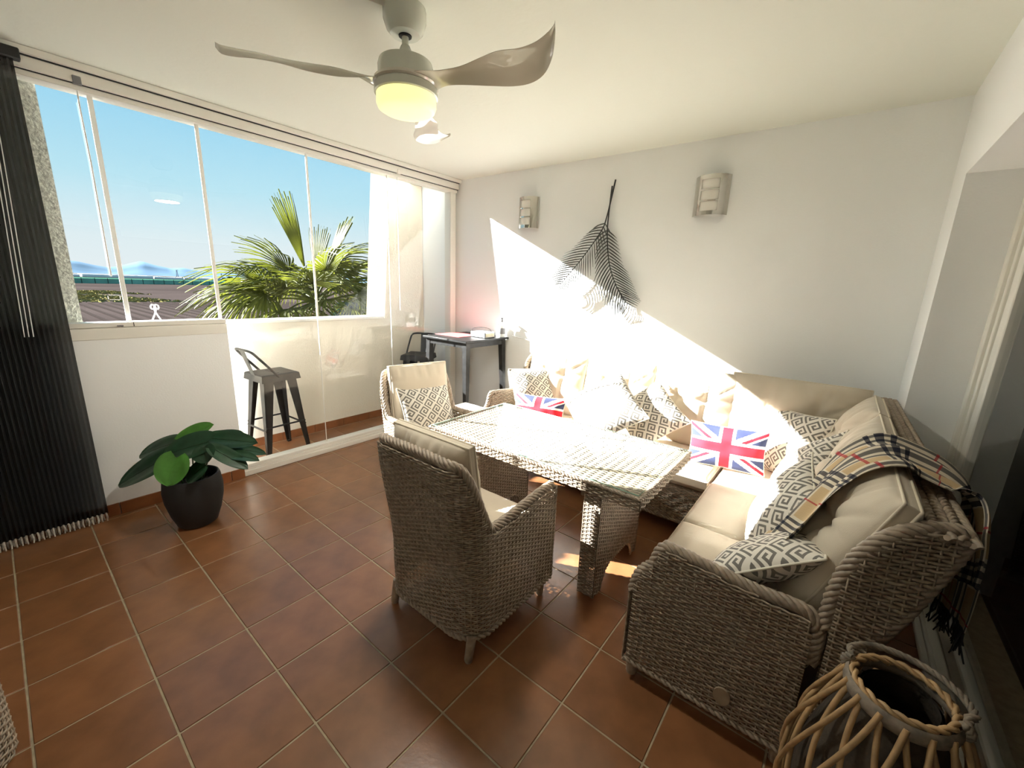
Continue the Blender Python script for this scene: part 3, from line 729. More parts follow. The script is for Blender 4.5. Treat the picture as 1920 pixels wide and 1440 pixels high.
def leaf_decor():
    root = thing('wall_leaf', 'two crossed grey metal palm leaves hung on the back wall', 'wall decor', bw(1.80, 0, 2.1))
    def frond(spine, off, lw, label):
        P = resample(smooth_path([[*bw(x, off+d, z)] for x, z, d in spine], 60), 70)
        MB().tube(P, np.linspace(.0065, .003, len(P)), 6).build('leaf_spine', M['ironb'], root)
        T = unit(np.gradient(P, axis=0)); mb = MB()
        i0 = 24
        for i in range(i0, 70, 2):
            f_ = (i-i0)/(69-i0); L = lw*(.55+1.0*f_-.2*f_*f_) if f_ < .35 else lw*(.95+.12*math.sin(f_*3)) if f_ < .8 else lw*(1.0-.55*(f_-.8)/.2)
            for sgn in (-1, 1):
                side = unit(np.cross(T[i], BN))*sgn
                ang = math.radians(62-26*f_)
                d = T[i]*math.cos(ang)+side*math.sin(ang)
                n = 5; t = np.linspace(0, 1, n)[:, None]
                cur = P[i]+d*L*t + T[i]*(t**2)*L*.22 + BN*(.030*np.sin(t*PI*.8)-.012*t)
                wv = (np.array([.0032, .0056, .0056, .0040, .0012]))[:, None]
                e = T[i]-d*(T[i] @ d); e = unit(e)
                mb.grid(np.stack([cur-e*wv+BN*.002, cur+BN*0.0045, cur+e*wv-BN*.002]))
        mb.build('leaflets', M['iron'], root, kind='stuff')
    frond([(1.852, 2.492, .01), (1.80, 2.20, .012), (1.755, 2.07, .02), (1.60, 1.84, .05), (1.47, 1.69, .06), (1.40, 1.615, .055)], .03, .205, '')
    frond([(1.813, 2.452, .0), (1.80, 2.16, 0), (1.81, 2.0, .0), (1.855, 1.80, .015), (1.94, 1.62, .03), (2.045, 1.47, .03)], .012, .20, '')
    MB().tube(smooth_path([bw(1.93, .045, 1.63), bw(2.02, .05, 1.52), bw(2.075, .04, 1.44), bw(2.06, .04, 1.42), bw(2.03, .045, 1.47), bw(1.96, .045, 1.60)], 30), .003, 5).build('wire_loop', M['ironb'], root)
leaf_decor()

# ============================================================== CURTAIN
cu = thing('pleated_screen', 'black pleated mesh screen pulled down at the left', 'screen', (0.05, -3.75, 0))
def pleats(z0, z1, nz, amp, y0, y1, pitch, x):
    n = int((y0-y1)/pitch); ys = y0-np.arange(2*n+1)*pitch/2
    xs = x+np.where(np.arange(2*n+1) % 2 == 0, amp, -amp)
    return np.array([np.stack([xs, ys, np.full(2*n+1, z)], -1) for z in np.linspace(z0, z1, nz)])
MB().grid(pleats(.055, 2.63, 2, .011, -3.197, -4.35, .021, .055)).build('pleated_cloth', M['veil'], cu, smooth=False)
for y0, y1 in ((-3.290, -3.341), (-3.305, -3.358), (-3.320, -3.374)):
    MB().tube([(.075, y0, 2.6), (.075, y0-.01, 2.2), (.072, y1, 1.21)], .0022, 5).build('cord', M['cord'], cu)
fr_ = MB(); r3 = np.random.default_rng(5)
for i in range(56):
    y = -3.208-i*.021
    for k in range(2):
        yy = y-k*.0105; xx = .055+(.012 if k == 0 else -.010)
        fr_.tube([(xx, yy, .062), (xx+r3.uniform(-.004, .004), yy+r3.uniform(-.004, .004), .034), (xx+r3.uniform(-.003, .003), yy, .006)], [.0045, .0062, .0035], 5)
f_o = fr_.build('beaded_hem', M['bead'], cu, kind='stuff')
MB().box((.03, -4.35, 2.61), (.085, -3.17, 2.662), .004).build('head_rail', M['gap'], cu)

# ============================================================== WICKER ARMCHAIRS
def arc_fn(pts):
    P = np.array(pts, float); L = np.concatenate([[0], np.cumsum(np.linalg.norm(np.diff(P, axis=0), axis=1))])
    T = unit(np.gradient(P, axis=0))
    def pos(u): return np.stack([np.interp(u, L, P[:, 0]), np.interp(u, L, P[:, 1])], -1)
    def tan(u): return unit(np.stack([np.interp(u, L, T[:, 0]), np.interp(u, L, T[:, 1])], -1))
    return pos, tan, L[-1]
def u_path(hw, y0, y1, r):
    p = [(-hw, y1), (-hw, (y0+y1)/2)]
    for a in np.linspace(PI, 1.5*PI, 9): p.append((-hw+r+r*math.cos(a), y0+r+r*math.sin(a)))
    for a in np.linspace(1.5*PI, 2*PI, 9): p.append((hw-r+r*math.cos(a), y0+r+r*math.sin(a)))
    return p+[(hw, (y0+y1)/2), (hw, y1)]
def ss(a, b, x): t_ = np.clip((x-a)/(b-a), 0, 1); return t_*t_*(3-2*t_)
def cushion(w, d, t_, nx=24, ny=24, p=5, tufts=(), lines=(), puff=1.0, crown=0.0, pinch=0.0, wav=0.0, seed=0, q=2.0, pucker=0.0):
    """a slab cushion centred at the origin: width x, depth y, thickness z. Returns (top, bottom) grids"""
    r2 = np.random.default_rng(seed)
    a = np.sin(np.linspace(-1, 1, nx)*PI/2)*.55+np.linspace(-1, 1, nx)*.45; b = np.sin(np.linspace(-1, 1, ny)*PI/2)*.55+np.linspace(-1, 1, ny)*.45
    U, V = np.meshgrid(a, b, indexing='ij')
    prof = (np.clip(1-np.abs(U)**p, 0, 1)*np.clip(1-np.abs(V)**p, 0, 1))**(1/q)
    X = U*w/2*(1-pinch*(1-V**2)*np.abs(U)**2); Y = V*d/2*(1-pinch*(1-U**2)*np.abs(V)**2)
    Z = t_/2*prof + crown*(1-U**2)*(1-V**2)
    for (tu, tv, amt, sg) in tufts: Z -= amt*np.exp(-((U-tu)**2+(V-tv)**2)/sg**2)*prof
    crease = np.zeros_like(Z)
    for (u0, v0, u1, v1, amt, sg) in lines:
        dx, dy = u1-u0, v1-v0; L2 = dx*dx+dy*dy; s_ = np.clip(((U-u0)*dx+(V-v0)*dy)/L2, 0, 1)
        dist = np.hypot(U-u0-s_*dx, V-v0-s_*dy); crease = np.maximum(crease, amt*np.exp(-(dist/sg)**2)*prof*(1-.4*s_))
    Z -= crease
    if wav:
        ph = r2.uniform(0, 6, 6)
        Z += wav*prof*(np.sin(U*7+V*3+ph[0])*.5+np.sin(V*8-U*4+ph[1])*.5+np.sin(U*13+ph[2])*.3+np.sin(V*15+U*6+ph[3])*.3)
    Zb = -t_/2*prof
    if pucker:
        ph = r2.uniform(0, 6, 4)
        e1 = np.clip(1-(1-np.abs(V))/.42, 0, 1)*prof; e2_ = np.clip(1-(1-np.abs(U))/.42, 0, 1)*prof
        wr = lambda q, k: np.maximum(np.sin(q*k+ph[0]+np.sin(q*5+ph[1])), .0)
        dz = pucker*(wr(U, 15)*e1+wr(V+3, 13)*e2_); Z -= dz; Zb += dz*.8
    top = np.stack([X, Y, Z], -1); bot = np.stack([X, Y, Zb], -1)
    return top, bot
def seam_path(top):
    return np.concatenate([top[:, 0], top[-1, 1:], top[::-1, -1][1:], top[0, ::-1][1:-1]])
def put(G, c, a, b):
    """place a grid: local x along a, y along b, z along a x b"""
    a = unit(a); b = np.asarray(b, float); b = unit(b-a*(a @ b)); n = np.cross(a, b)
    return G[..., 0:1]*a+G[..., 1:2]*b+G[..., 2:3]*n+np.asarray(c, float)
def tuft_lines(tu, tv_, n=3, amt=.024, sg=.052):
    """creases that run out from each button to the edges and between buttons"""
    L = []
    for u in tu:
        for v in tv_:
            L.append((u, v, u+(.06 if u > 0 else -.06), 1.0, amt, sg)); L.append((u, v, u+.22, .98, amt*.6, sg*.7)); L.append((u, v, u-.22, .98, amt*.6, sg*.7))
            L.append((u, v, 1.0 if u > 0 else -1.0, v+.12, amt*.9, sg)); L.append((u, v, (1.0 if u > 0 else -1.0), v+.55, amt*.7, sg*.8)); L.append((u, v, (1.0 if u > 0 else -1.0), v-.4, amt*.5, sg*.8))
            L.append((u, v, u, -1.0, amt*.9, sg))
    if len(tu) > 1:
        for v in tv_: L.append((tu[0], v, tu[1], v, amt*1.2, sg)); L.append((tu[1], v, tu[0], v, amt*1.2, sg))
    return L
def back_cushion(c, a, b, w, h, t_, parent, seed, name='back_cushion', tu=(-.34, .34), tv=(.22,), nx=56, ny=48, box=.04):
    """tufted front and back faces joined by a straight side band with piping on both seams"""
    tufts = [(u, v, .026, .20) for u in tu for v in tv]
    top, bot = cushion(w, h, t_-box, nx, ny, p=3.0, tufts=tufts, lines=tuft_lines(tu, tv), crown=.025, wav=.0035, seed=seed, pucker=.015)
    top[..., 2] += box/2; bot[..., 2] -= box/2
    rim = np.stack([seam_path(top), seam_path((top+bot)/2)*np.array([1.012, 1.012, 1]), seam_path(bot)])
    o = MB().grid(put(top, c, a, b)).grid(put(bot, c, a, b)[::-1]).grid(put(rim, c, a, b), wrap_v=True).build(name, M['fabric'], parent, sharp=0)
    for G in (top, bot): MB().tube(put(seam_path(G), c, a, b), .005, 6, closed=True).build('piping', M['piping'], o)
    return o
def seat_cushion(c, w, d, t_, parent, seed, a=(1, 0, 0), b=(0, 1, 0)):
    top, bot = cushion(w, d, t_*.55, 26, 26, p=14, q=6, crown=.008, wav=.0015, seed=seed)
    top[..., 2] += t_*.225; bot[..., 2] -= t_*.225
    rim = np.stack([seam_path(top), seam_path(bot)])
    mb = MB().grid(put(top, c, a, b)).grid(put(bot, c, a, b)[::-1])
    mb.grid(put(rim, c, a, b), wrap_v=True)
    o = mb.build('seat_cushion', M['fabric'], parent, sharp=60)
    MB().tube(put(seam_path(top), c, a, b), .005, 6, closed=True).build('piping', M['piping'], o)
    return o

def make_armchair(label):
    """local frame: faces +y, origin on the floor under the middle"""
    t = thing('wicker_armchair', label, 'armchair', (0, 0, 0), 'rattan armchairs at the table')
    hw, y0, y1 = .295, -.305, .295
    pos, tan, L = arc_fn(u_path(hw, y0, y1, .13)); side = L/2
    def ztop(u):
        p = pos(u); y = p[..., 1]; x = np.abs(p[..., 0])
        arm = .585+.035*ss(-.15, .27, y)
        back = .90+.012*(1-(x/hw)**2)
        return arm+(back-arm)*ss(-.15, -.295, y)*np.where(y < -.1, 1, 0)
    def shell(inset, flare=.055):
        def fn(U, V):
            p = pos(U); tn = tan(U); nrm = np.stack([tn[..., 1], -tn[..., 0]], -1)      # outward
            bk = ss(-.05, -.30, p[..., 1]); zf = ss(.35, .9, V)
            p = p-nrm*inset
            y = p[..., 1]-flare*zf*bk-.01*ss(.3, .0, V)*bk*-1
            x = p[..., 0]*(1+.07*zf*bk)
            P = np.stack([x, y, V], -1); N = np.concatenate([nrm, np.zeros_like(nrm[..., :1])], -1)
            return P, N
        return fn
    zs = np.arange(.105, .915, .0106)
    weave(MB(), shell(0), L, zs, .026, mask=lambda U, V: V < ztop(U)-.012).build('outer_weave', M['wicker'], t, kind='stuff', sharp=0)
    weave(MB(), shell(.05), L-.002, np.arange(.34, .90, .015), .028, mask=lambda U, V: V < ztop(U)-.012, u0=.002).build('inner_weave', M['wicker'], t, kind='stuff', sharp=0)
    u = np.linspace(0, L, 150); z = ztop(u)
    Pm, _ = shell(.025)(u, z)
    MB().rope(Pm, .022, 5, .12, 6).build('braided_rim', M['wicker2'], t)
    Pb, _ = shell(.0)(u, np.full_like(u, .105)); MB().rope(Pb, .013, 2, .05, 5).build('base_braid', M['wicker2'], t)
    # arm fronts, closed with short wrapped posts, and the front rail
    for sg in (-1, 1):
        MB().rope([(sg*(hw-.005), y1+.004, .10), (sg*(hw-.005), y1+.004, .615)], .012, 2, .045, 5).rope([(sg*(hw-.052), y1+.004, .10), (sg*(hw-.052), y1+.004, .615)], .012, 2, .045, 5).build('arm_post', M['wicker2'], t)
        weave(MB(), lambda U, V, s_=sg: (np.stack([s_*(hw-.052)+s_*U, np.full_like(U, y1), V], -1), np.stack([0*U, 0*U+1, 0*U], -1)), .05, np.arange(.11, .615, .0108), .024).build('arm_front_weave', M['wicker'], t, kind='stuff', sharp=0)
    weave(MB(), lambda U, V: (np.stack([U, np.full_like(U, y1-.03), V], -1), np.stack([0*U, 0*U+1, 0*U], -1)), hw-.05, np.arange(.11, .345, .0108), .026, u0=-(hw-.05)).build('front_weave', M['wicker'], t, kind='stuff', sharp=0)
    MB().box((-(hw-.05), y0+.07, .335), (hw-.05, y1-.03, .35)).build('seat_base', M['wicker2'], t, smooth=False)
    for x in (-1, 1):
        for y in (y0+.05, y1-.04):
            MB().tube([(x*(hw-.035), y-(.02 if y < 0 else 0), 0), (x*(hw-.035), y-(.02 if y < 0 else 0), .012), (x*(hw-.035), y, .12)], [.016, .019, .022], 10).build('leg', M['wicker2'], t)
    seat_cushion((0, .035, .40), .475, .50, .10, t, 3)
    back_cushion((0, -.205, .69), (1, 0, 0), (0, -.15, .98), .47, .55, .17, t, 4, box=.03)
    return t
chA = make_armchair('rattan armchair seen from behind in front of the table')
chB = copy_tree(chA); chB['label'] = 'rattan armchair at the far left end of the table by the glass'
place(chA, (2.30, -2.142, 0), 0); place(chB, (1.265, -1.50, 0), math.radians(-103))

# ============================================================== TABLE
tb = thing('wicker_table', 'long rattan dining table with a glass top', 'table', (2.325, -1.465, 0))
tx0, tx1, ty0, ty1, tz = 1.63, 3.015, -1.835, -1.095, .694
def plane_fn(o, ax, ay):
    o, ax, ay = (np.array(q, float) for q in (o, ax, ay)); n = np.cross(ax, ay)
    return lambda U, V: (o+U[..., None]*ax+V[..., None]*ay, np.broadcast_to(n, U.shape+(3,)))
weave(MB(), plane_fn((tx0, ty0, tz-.008), (1, 0, 0), (0, 1, 0)), tx1-tx0, np.arange(.012, ty1-ty0-.006, .0115), .041, amp=.0033, sw=.0066, st=.003).build('top_weave', M['wicker'], tb, kind='stuff', sharp=0)
MB().box((tx0+.02, ty0+.02, tz-.035), (tx1-.02, ty0+.06, tz-.018)).box((tx0+.02, ty1-.06, tz-.035), (tx1-.02, ty1-.02, tz-.018)).box((2.2, ty0+.06, tz-.035), (2.25, ty1-.06, tz-.018)).box((tx0+.02, ty0+.06, tz-.035), (tx0+.06, ty1-.06, tz-.018)).box((tx1-.06, ty0+.06, tz-.035), (tx1-.02, ty1-.06, tz-.018)).build('frame', M['wicker2'], tb, smooth=False)
ap = MB()
for o, ax, ln in (((tx0, ty0, 0), (1, 0, 0), tx1-tx0), ((tx1, ty0, 0), (0, 1, 0), ty1-ty0), ((tx1, ty1, 0), (-1, 0, 0), tx1-tx0), ((tx0, ty1, 0), (0, -1, 0), ty1-ty0)):
    weave(ap, plane_fn(o, ax, (0, 0, 1)), ln, np.arange(tz-.052, tz-.004, .0105), .026, amp=.0042)
ap.build('apron_weave', M['wicker'], tb, kind='stuff', sharp=0)
MB().rope([(tx0, ty0, tz-.003), (tx1, ty0, tz-.003), (tx1, ty1, tz-.003), (tx0, ty1, tz-.003)], .009, 2, .04, 5, closed=True).build('edge_braid', M['wicker2'], tb)
gl_ = MB().add([(tx0+.015, ty0+.015, tz+.011), (tx1-.015, ty0+.015, tz+.011), (tx1-.015, ty1-.015, tz+.011), (tx0+.015, ty1-.015, tz+.011)], [[0, 1, 2, 3]])
gl_ = gl_.build('glass_top', M['tableglass'], tb, smooth=False)
MB().tube([(tx0+.014, ty0+.014, tz+.008), (tx1-.014, ty0+.014, tz+.008), (tx1-.014, ty1-.014, tz+.008), (tx0+.014, ty1-.014, tz+.008)], .0026, 4, closed=True).build('glass_edge', M['glassedge'], gl_)
def trestle(xc):
    th = .045; y0, y1 = -1.735, -1.175
    poly = [(0, .0), (.075, .0), (.085, .04), (.12, .10), (.17, .125), (.39, .125), (.44, .10), (.475, .04), (.485, 0), (.56, 0), (.56, .64), (0, .64)]
    mk = lambda U, V: inside(poly, U, V)
    mb = MB()
    weave(mb, plane_fn((xc+th, y0, 0), (0, 1, 0), (0, 0, 1)), .56, np.arange(.006, .64, .0106), .0245, mask=mk)
    weave(mb, plane_fn((xc-th, y1, 0), (0, -1, 0), (0, 0, 1)), .56, np.arange(.006, .64, .0106), .0245, mask=mk)
    weave(mb, plane_fn((xc-th, y0, 0), (1, 0, 0), (0, 0, 1)), 2*th, np.arange(.006, .64, .0106), .0225)
    weave(mb, plane_fn((xc+th, y1, 0), (-1, 0, 0), (0, 0, 1)), 2*th, np.arange(.006, .64, .0106), .0225)
    o = mb.build('leg_panel', M['wicker'], tb, kind='stuff', sharp=0)
    b = MB()
    for sx in (-th, th):
        b.rope([(xc+sx, y0+p[0], p[1]+.004) for p in poly[1:9]], .008, 2, .04, 5)
    b.build('arch_braid', M['wicker2'], o)
    MB().box((xc-.02, y0+.03, .15), (xc+.02, y1-.03, .645)).build('leg_core', M['wicker2'], o, smooth=False)
trestle(2.745); trestle(1.90)

# ============================================================== CORNER SOFA
sofa = thing('corner_sofa', 'large rattan corner sofa with beige tufted cushions', 'sofa', (3.4, -.4, 0))
SX = 3.10; SY = -.84                 # front planes of the return and of the back run
EY = -2.035                          # end plane of the return
EX = 1.175                           # end plane of the back run
arm_poly = [(0, .075), (0, .39), (.02, .48), (.068, .545), (.082, .60), (.10, .63), (.13, .637), (.39, .612), (.57, .60), (.585, .44), (.585, .075)]
wing_poly = [(.60, .075), (.598, .58), (.60, .70), (.617, .80), (.645, .87), (.69, .925), (.75, .955), (.81, .962), (.845, .955), (.835, .905), (.78, .77), (.70, .58), (.655, .42), (.645, .075)]
def end_panel(o, sx, out, sgn):
    """o = front foot; sx = direction to the back; out = outward normal"""
    o, sx, out = (np.array(q, float) for q in (o, sx, out)); up = np.array([0, 0, 1.0])
    for poly, nm, vmax in ((arm_poly, 'arm_panel', .64), (wing_poly, 'wing_panel', .965)):
        pl_ = np.array(poly); u0, u1 = pl_[:, 0].min(), pl_[:, 0].max()
        def fn(off, flip):
            def f(U, V):
                lean = .0 if nm == 'arm_panel' else 1
                P = o+U[..., None]*sx+V[..., None]*up+out*(off-.10*lean*ss(.55, 1.0, V)*ss(.60, .85, U))[..., None] if lean else o+U[..., None]*sx+V[..., None]*up+out*off
                return P, np.broadcast_to(out*flip, U.shape+(3,))
            return f
        mb = MB()
        weave(mb, fn(0.0, 1), u1+.001, np.arange(.08, vmax, .0108), .026, mask=lambda U, V: inside(poly, U, V), u0=u0-.001)
        weave(mb, fn(-.06, -1), u1+.001, np.arange(.08, vmax, .0150), .026, mask=lambda U, V: inside(poly, U, V), u0=u0-.001)
        p_ = mb.build(nm, M['wicker'], sofa, kind='stuff', sharp=0)
        pp = resample(smooth_path([(x, z, 0) for x, z in poly[1:-1]], 60), 60)
        rim = [fn(-.03, 1)(np.array([q[0]]), np.array([q[1]]))[0][0] for q in pp]
        MB().rope(rim, .023, 5, .125, 6).build('braided_rim', M['wicker2'], p_)
        for off in (0.0, -.06):
            low = [fn(off, 1)(np.array([u]), np.array([.08]))[0][0] for u in np.linspace(u0, u1, 8)]
            if off == 0.0: MB().rope(low, .012, 2, .05, 5).build('base_braid', M['wicker2'], p_)
    # front of the arm
    f2 = lambda U, V: (o-out*0.06+U[..., None]*out+V[..., None]*up-sx*0.002, np.broadcast_to(-sx, U.shape+(3,)))
    weave(MB(), f2, .06, np.arange(.08, .40, .0108), .02).build('arm_front_weave', M['wicker'], sofa, kind='stuff', sharp=0)
end_panel((3.085, EY, 0), (1, 0, 0), (0, -1, 0), 1)
end_panel((EX, -.875, 0), (0, 1, 0), (-1, 0, 0), 1)
# base fronts
weave(MB(), plane_fn((EX+.06, SY+.03, 0), (1, 0, 0), (0, 0, 1)), SX-EX-.03, np.arange(.085, .345, .0108), .026).build('front_weave', M['wicker'], sofa, kind='stuff', sharp=0)
weave(MB(), plane_fn((SX+.03, SY+.03, 0), (0, -1, 0), (0, 0, 1)), SY+.03-EY-.06, np.arange(.085, .345, .0108), .026).build('front_weave', M['wicker'], sofa, kind='stuff', sharp=0)
MB().rope([(EX+.06, SY+.025, .085), (SX+.03, SY+.025, .085)], .011, 2, .05).rope([(SX+.025, SY+.03, .085), (SX+.025, EY+.06, .085)], .011, 2, .05).build('base_braid', M['wicker2'], sofa)
MB().box((EX+.05, SY+.04, .33), (3.66, -.12, .345)).box((SX+.04, EY+.05, .33), (3.66, SY+.04, .345)).build('seat_deck', M['wicker2'], sofa, smooth=False)
# leaning backs: along the right wall and along the back wall
def lean_fn(o, ax, inn, d0, d1, z0, z1):
    o, ax, inn = (np.array(q, float) for q in (o, ax, inn))
    def f(U, V):
        k = (V-z0)/(z1-z0); N = unit(inn*(z1-z0)+np.array([0, 0, 1.0])*(d1-d0))
        return o+U[..., None]*ax+inn*(d0+(d1-d0)*k)[..., None]+V[..., None]*np.array([0, 0, 1.0]), np.broadcast_to(N, U.shape+(3,))
    return f
LR = 2.06
yb = .02
weave(MB(), lean_fn((3.645, yb, 0), (0, -1, 0), (-1, 0, 0), 0, -.235, .35, .945), LR-.09, np.arange(.35, .945, .0145), .026).build('inner_back_weave', M['wicker'], sofa, kind='stuff', sharp=0)
ob = weave(MB(), lean_fn((3.635, yb, 0), (0, -1, 0), (-1, 0, 0), 0, -.265, .30, .945), LR-.09, np.arange(.30, .945, .0145), .026)
weave(ob, lean_fn((3.635, yb, 0), (0, -1, 0), (-1, 0, 0), 0, -.001, .08, .30), LR-.09, np.arange(.085, .30, .0145), .026).build('outer_back_weave', M['wicker'], sofa, kind='stuff', sharp=0)
for i_, dx in enumerate((-.036, -.012, .012, .036)):
    MB().rope([(3.868+dx, yb, .958-.15*abs(dx)), (3.902+dx, -1.955, .958-.15*abs(dx))], .0145, 2, .05, 6, hand=1-2*(i_ % 2)).build('top_braid', M['wicker2'], sofa)
weave(MB(), lean_fn((EX+.05, -.20, 0), (1, 0, 0), (0, -1, 0), 0, -.165, .35, .945), 3.87-EX-.05, np.arange(.35, .945, .0145), .026).build('inner_back_weave', M['wicker'], sofa, kind='stuff', sharp=0)
weave(MB(), lean_fn((EX+.05, -.17, 0), (1, 0, 0), (0, -1, 0), 0, -.165, .10, .945), 3.87-EX-.05, np.arange(.10, .945, .0145), .026).build('outer_back_weave', M['wicker'], sofa, kind='stuff', sharp=0)
for dy in (-.026, -.004, .018): MB().rope([(EX-.02, -.028+dy, .955), (3.87, -.018+dy, .955)], .0135, 2, .05, 6).build('top_braid', M['wicker2'], sofa)
for (x, y) in ((3.115, EY+.035), (3.64, EY+.035), (EX+.035, SY+.02), (EX+.035, -.20), (SX+.07, SY+.0), (3.72, -.12), (2.2, SY+.07), (2.2, -.2)):
    MB().tube([(x, y, 0), (x, y, .09)], [.021, .025], 10).build('leg', M['wicker2'], sofa)
MB().prism([(math.cos(a)*.028, math.sin(a)*.035) for a in np.linspace(0, 2*PI, 17)[:-1]], (3.455, EY-.004, .17), (1, 0, 0), (0, 0, 1), (0, -1, 0), 0, .007).build('oval_tag', M['tag'], sofa)
# cushions
CW = .61
for i in range(3): seat_cushion((EX+.075+CW*(i+.5), (SY-.26)/2+.0, .40), CW-.008, .585, .105, sofa, 10+i)
seat_cushion(((SX+3.64)/2+.005, (SY-.245)/2, .40), .54, .60, .105, sofa, 14)
for i in range(2): seat_cushion(((SX+3.64)/2, SY-.005-.575*(i+.5), .40), .55, .565, .105, sofa, 15+i)
for i in range(3):
    x = EX+.075+CW*(i+.5); back_cushion((x, -.235, .725), (1, 0, 0), (0, .20, .98), CW-.005, .58, .17, sofa, 20+i)
back_cushion((3.40, -.235, .735), (1, 0, 0), (0, .20, .98), .76, .60, .17, sofa, 24)
for i, (y, w_) in enumerate(((-.50, .50), (-1.06, .56), (-1.665, .56))):
    back_cushion((3.70, y, .73), (0, -1, 0), (.36, 0, .93), w_, .60, .19, sofa, 30+i)

# ============================================================== THROW PILLOWS
def pillow(label, c, a, b, w, h, t_, m, pm, seed, grp, name='throw_pillow'):
    o = thing(name, label, 'pillow', tuple(c), grp); r2 = np.random.default_rng(seed)
    nx, ny = (34, 34) if m is not M['flag'] else (132, 80)
    top, bot = cushion(w, h, t_, nx, ny, p=2.4, q=1.6, pinch=.07, wav=.004, seed=seed)
    for G, nm, flip in ((top, 'front_cover', 0), (bot, 'back_cover', 1)):
        P = put(G, c, a, b); k = MB().grid(P[::-1] if flip else P).build(nm, m, o, sharp=0)
        me = k.data; lv = np.empty(len(me.loops), np.int32); me.loops.foreach_get('vertex_index', lv)
        loc = G.reshape(-1, 3) if not flip else G[::-1].reshape(-1, 3)
        if m is M['key']:
            uvl = me.uv_layers.new(name='UVMap'); U = loc[:, :2]+np.array([.5+.013*seed, .5+.021*seed]); uvl.data.foreach_set('uv', U[lv].astype(np.float32).ravel())
        else:
            ca = me.color_attributes.new('Col', 'FLOAT_COLOR', 'CORNER')
            nl = len(me.polygons); fc = np.empty(nl*3, np.float32); me.polygons.foreach_get('center', fc); fc = fc.reshape(-1, 3)
            cen = loc[lv].reshape(-1, 4, 3).mean(1)
            cols = union_flag(cen[:, 0]/(w/2), cen[:, 1]/(h/2)); cols = np.repeat(cols, 4, 0)
            ca.data.foreach_set('color', np.concatenate([cols, np.ones((len(cols), 1))], 1).astype(np.float32).ravel())
    MB().tube(put(seam_path(top), c, a, b), .0045 if m is M['key'] else .003, 6, closed=True).build('piping', pm, o)
    return o
def union_flag(u, v):
    red = np.array([.60, .010, .028]); white = np.array([.80, .78, .74]); blue = np.array([.030, .040, .105])
    x = u*1.65; y = v
    col = np.tile(blue, (len(u), 1))
    # diagonals
    k = 1/1.65; den = math.hypot(1, k)
    d1 = (y-k*x)/den; d2 = (y+k*x)/den
    col[(np.abs(d1) < .20) | (np.abs(d2) < .20)] = white
    s1 = np.sign(x); r1 = (d1*s1 < 0.01) & (d1*s1 > -.125); r2_ = (d2*s1 > -0.01) & (d2*s1 < .125)
    r1 = (d1*s1 > -.01) & (d1*s1 < .115) if False else r1
    col[r1 | r2_] = red
    col[(np.abs(x) < .33) | (np.abs(y) < .33)] = white
    col[(np.abs(x) < .20) | (np.abs(y) < .20)] = red
    return col
KG, FG = 'greek key throw pillows', 'flag print pillows'
pillow('greek key pillow leaning in the left arm corner of the sofa', (1.45, -.43, .655), (.567, .822, .048), (-.45, .26, .854), .44, .44, .15, M['key'], M['keypipe'], 1, KG)
pillow('union flag pillow at the left end of the sofa', (1.66, -.67, .54), (.962, .272, 0), (-.106, .373, .922), .46, .28, .12, M['flag'], M['keypipe'], 2, FG)
pillow('larger greek key pillow standing on its corner, left of the pair mid sofa', (2.27, -.70, .71), (.71, .482, .517), (-.70, .482, .517), .50, .50, .16, M['key'], M['keypipe'], 3, KG)
pillow('greek key pillow on its corner, right of the pair mid sofa', (2.55, -.50, .675), (.66, .49, .56), (-.745, .35, .56), .42, .42, .15, M['key'], M['keypipe'], 4, KG)
pillow('union flag pillow in the middle of the sofa near the corner', (3.11, -.60, .60), (.99, .1, .03), (-.03, .2, .97), .46, .28, .12, M['flag'], M['keypipe'], 5, FG)
pillow('greek key pillow leaning in the corner behind the right flag pillow', (3.44, -.43, .665), (.78, -.62, .09), (.15, .285, .946), .43, .43, .15, M['key'], M['keypipe'], 6, KG)
pillow('greek key pillow on its side against the right backrest, below the corner', (3.52, -.87, .665), (.5, -.60, .62), (.25, .78, .57), .43, .43, .14, M['key'], M['keypipe'], 7, KG)
pillow('brightly sunlit greek key pillow resting half under the plaid throw', (3.49, -1.43, .655), (.45, -.10, .88), (-.16, .977, .138), .44, .44, .15, M['key'], M['keypipe'], 8, KG)
pillow('greek key pillow lying nearest the camera beside the sofa arm', (3.50, -1.775, .615), (.80, .04, .58), (.10, .95, -.22), .43, .43, .15, M['key'], M['keypipe'], 9, KG)
pillow('greek key pillow on the far armchair beside the glass', (1.19, -1.475, .61), (.18, .97, .0), (-.42, .1, .9), .43, .43, .15, M['key'], M['keypipe'], 10, KG)

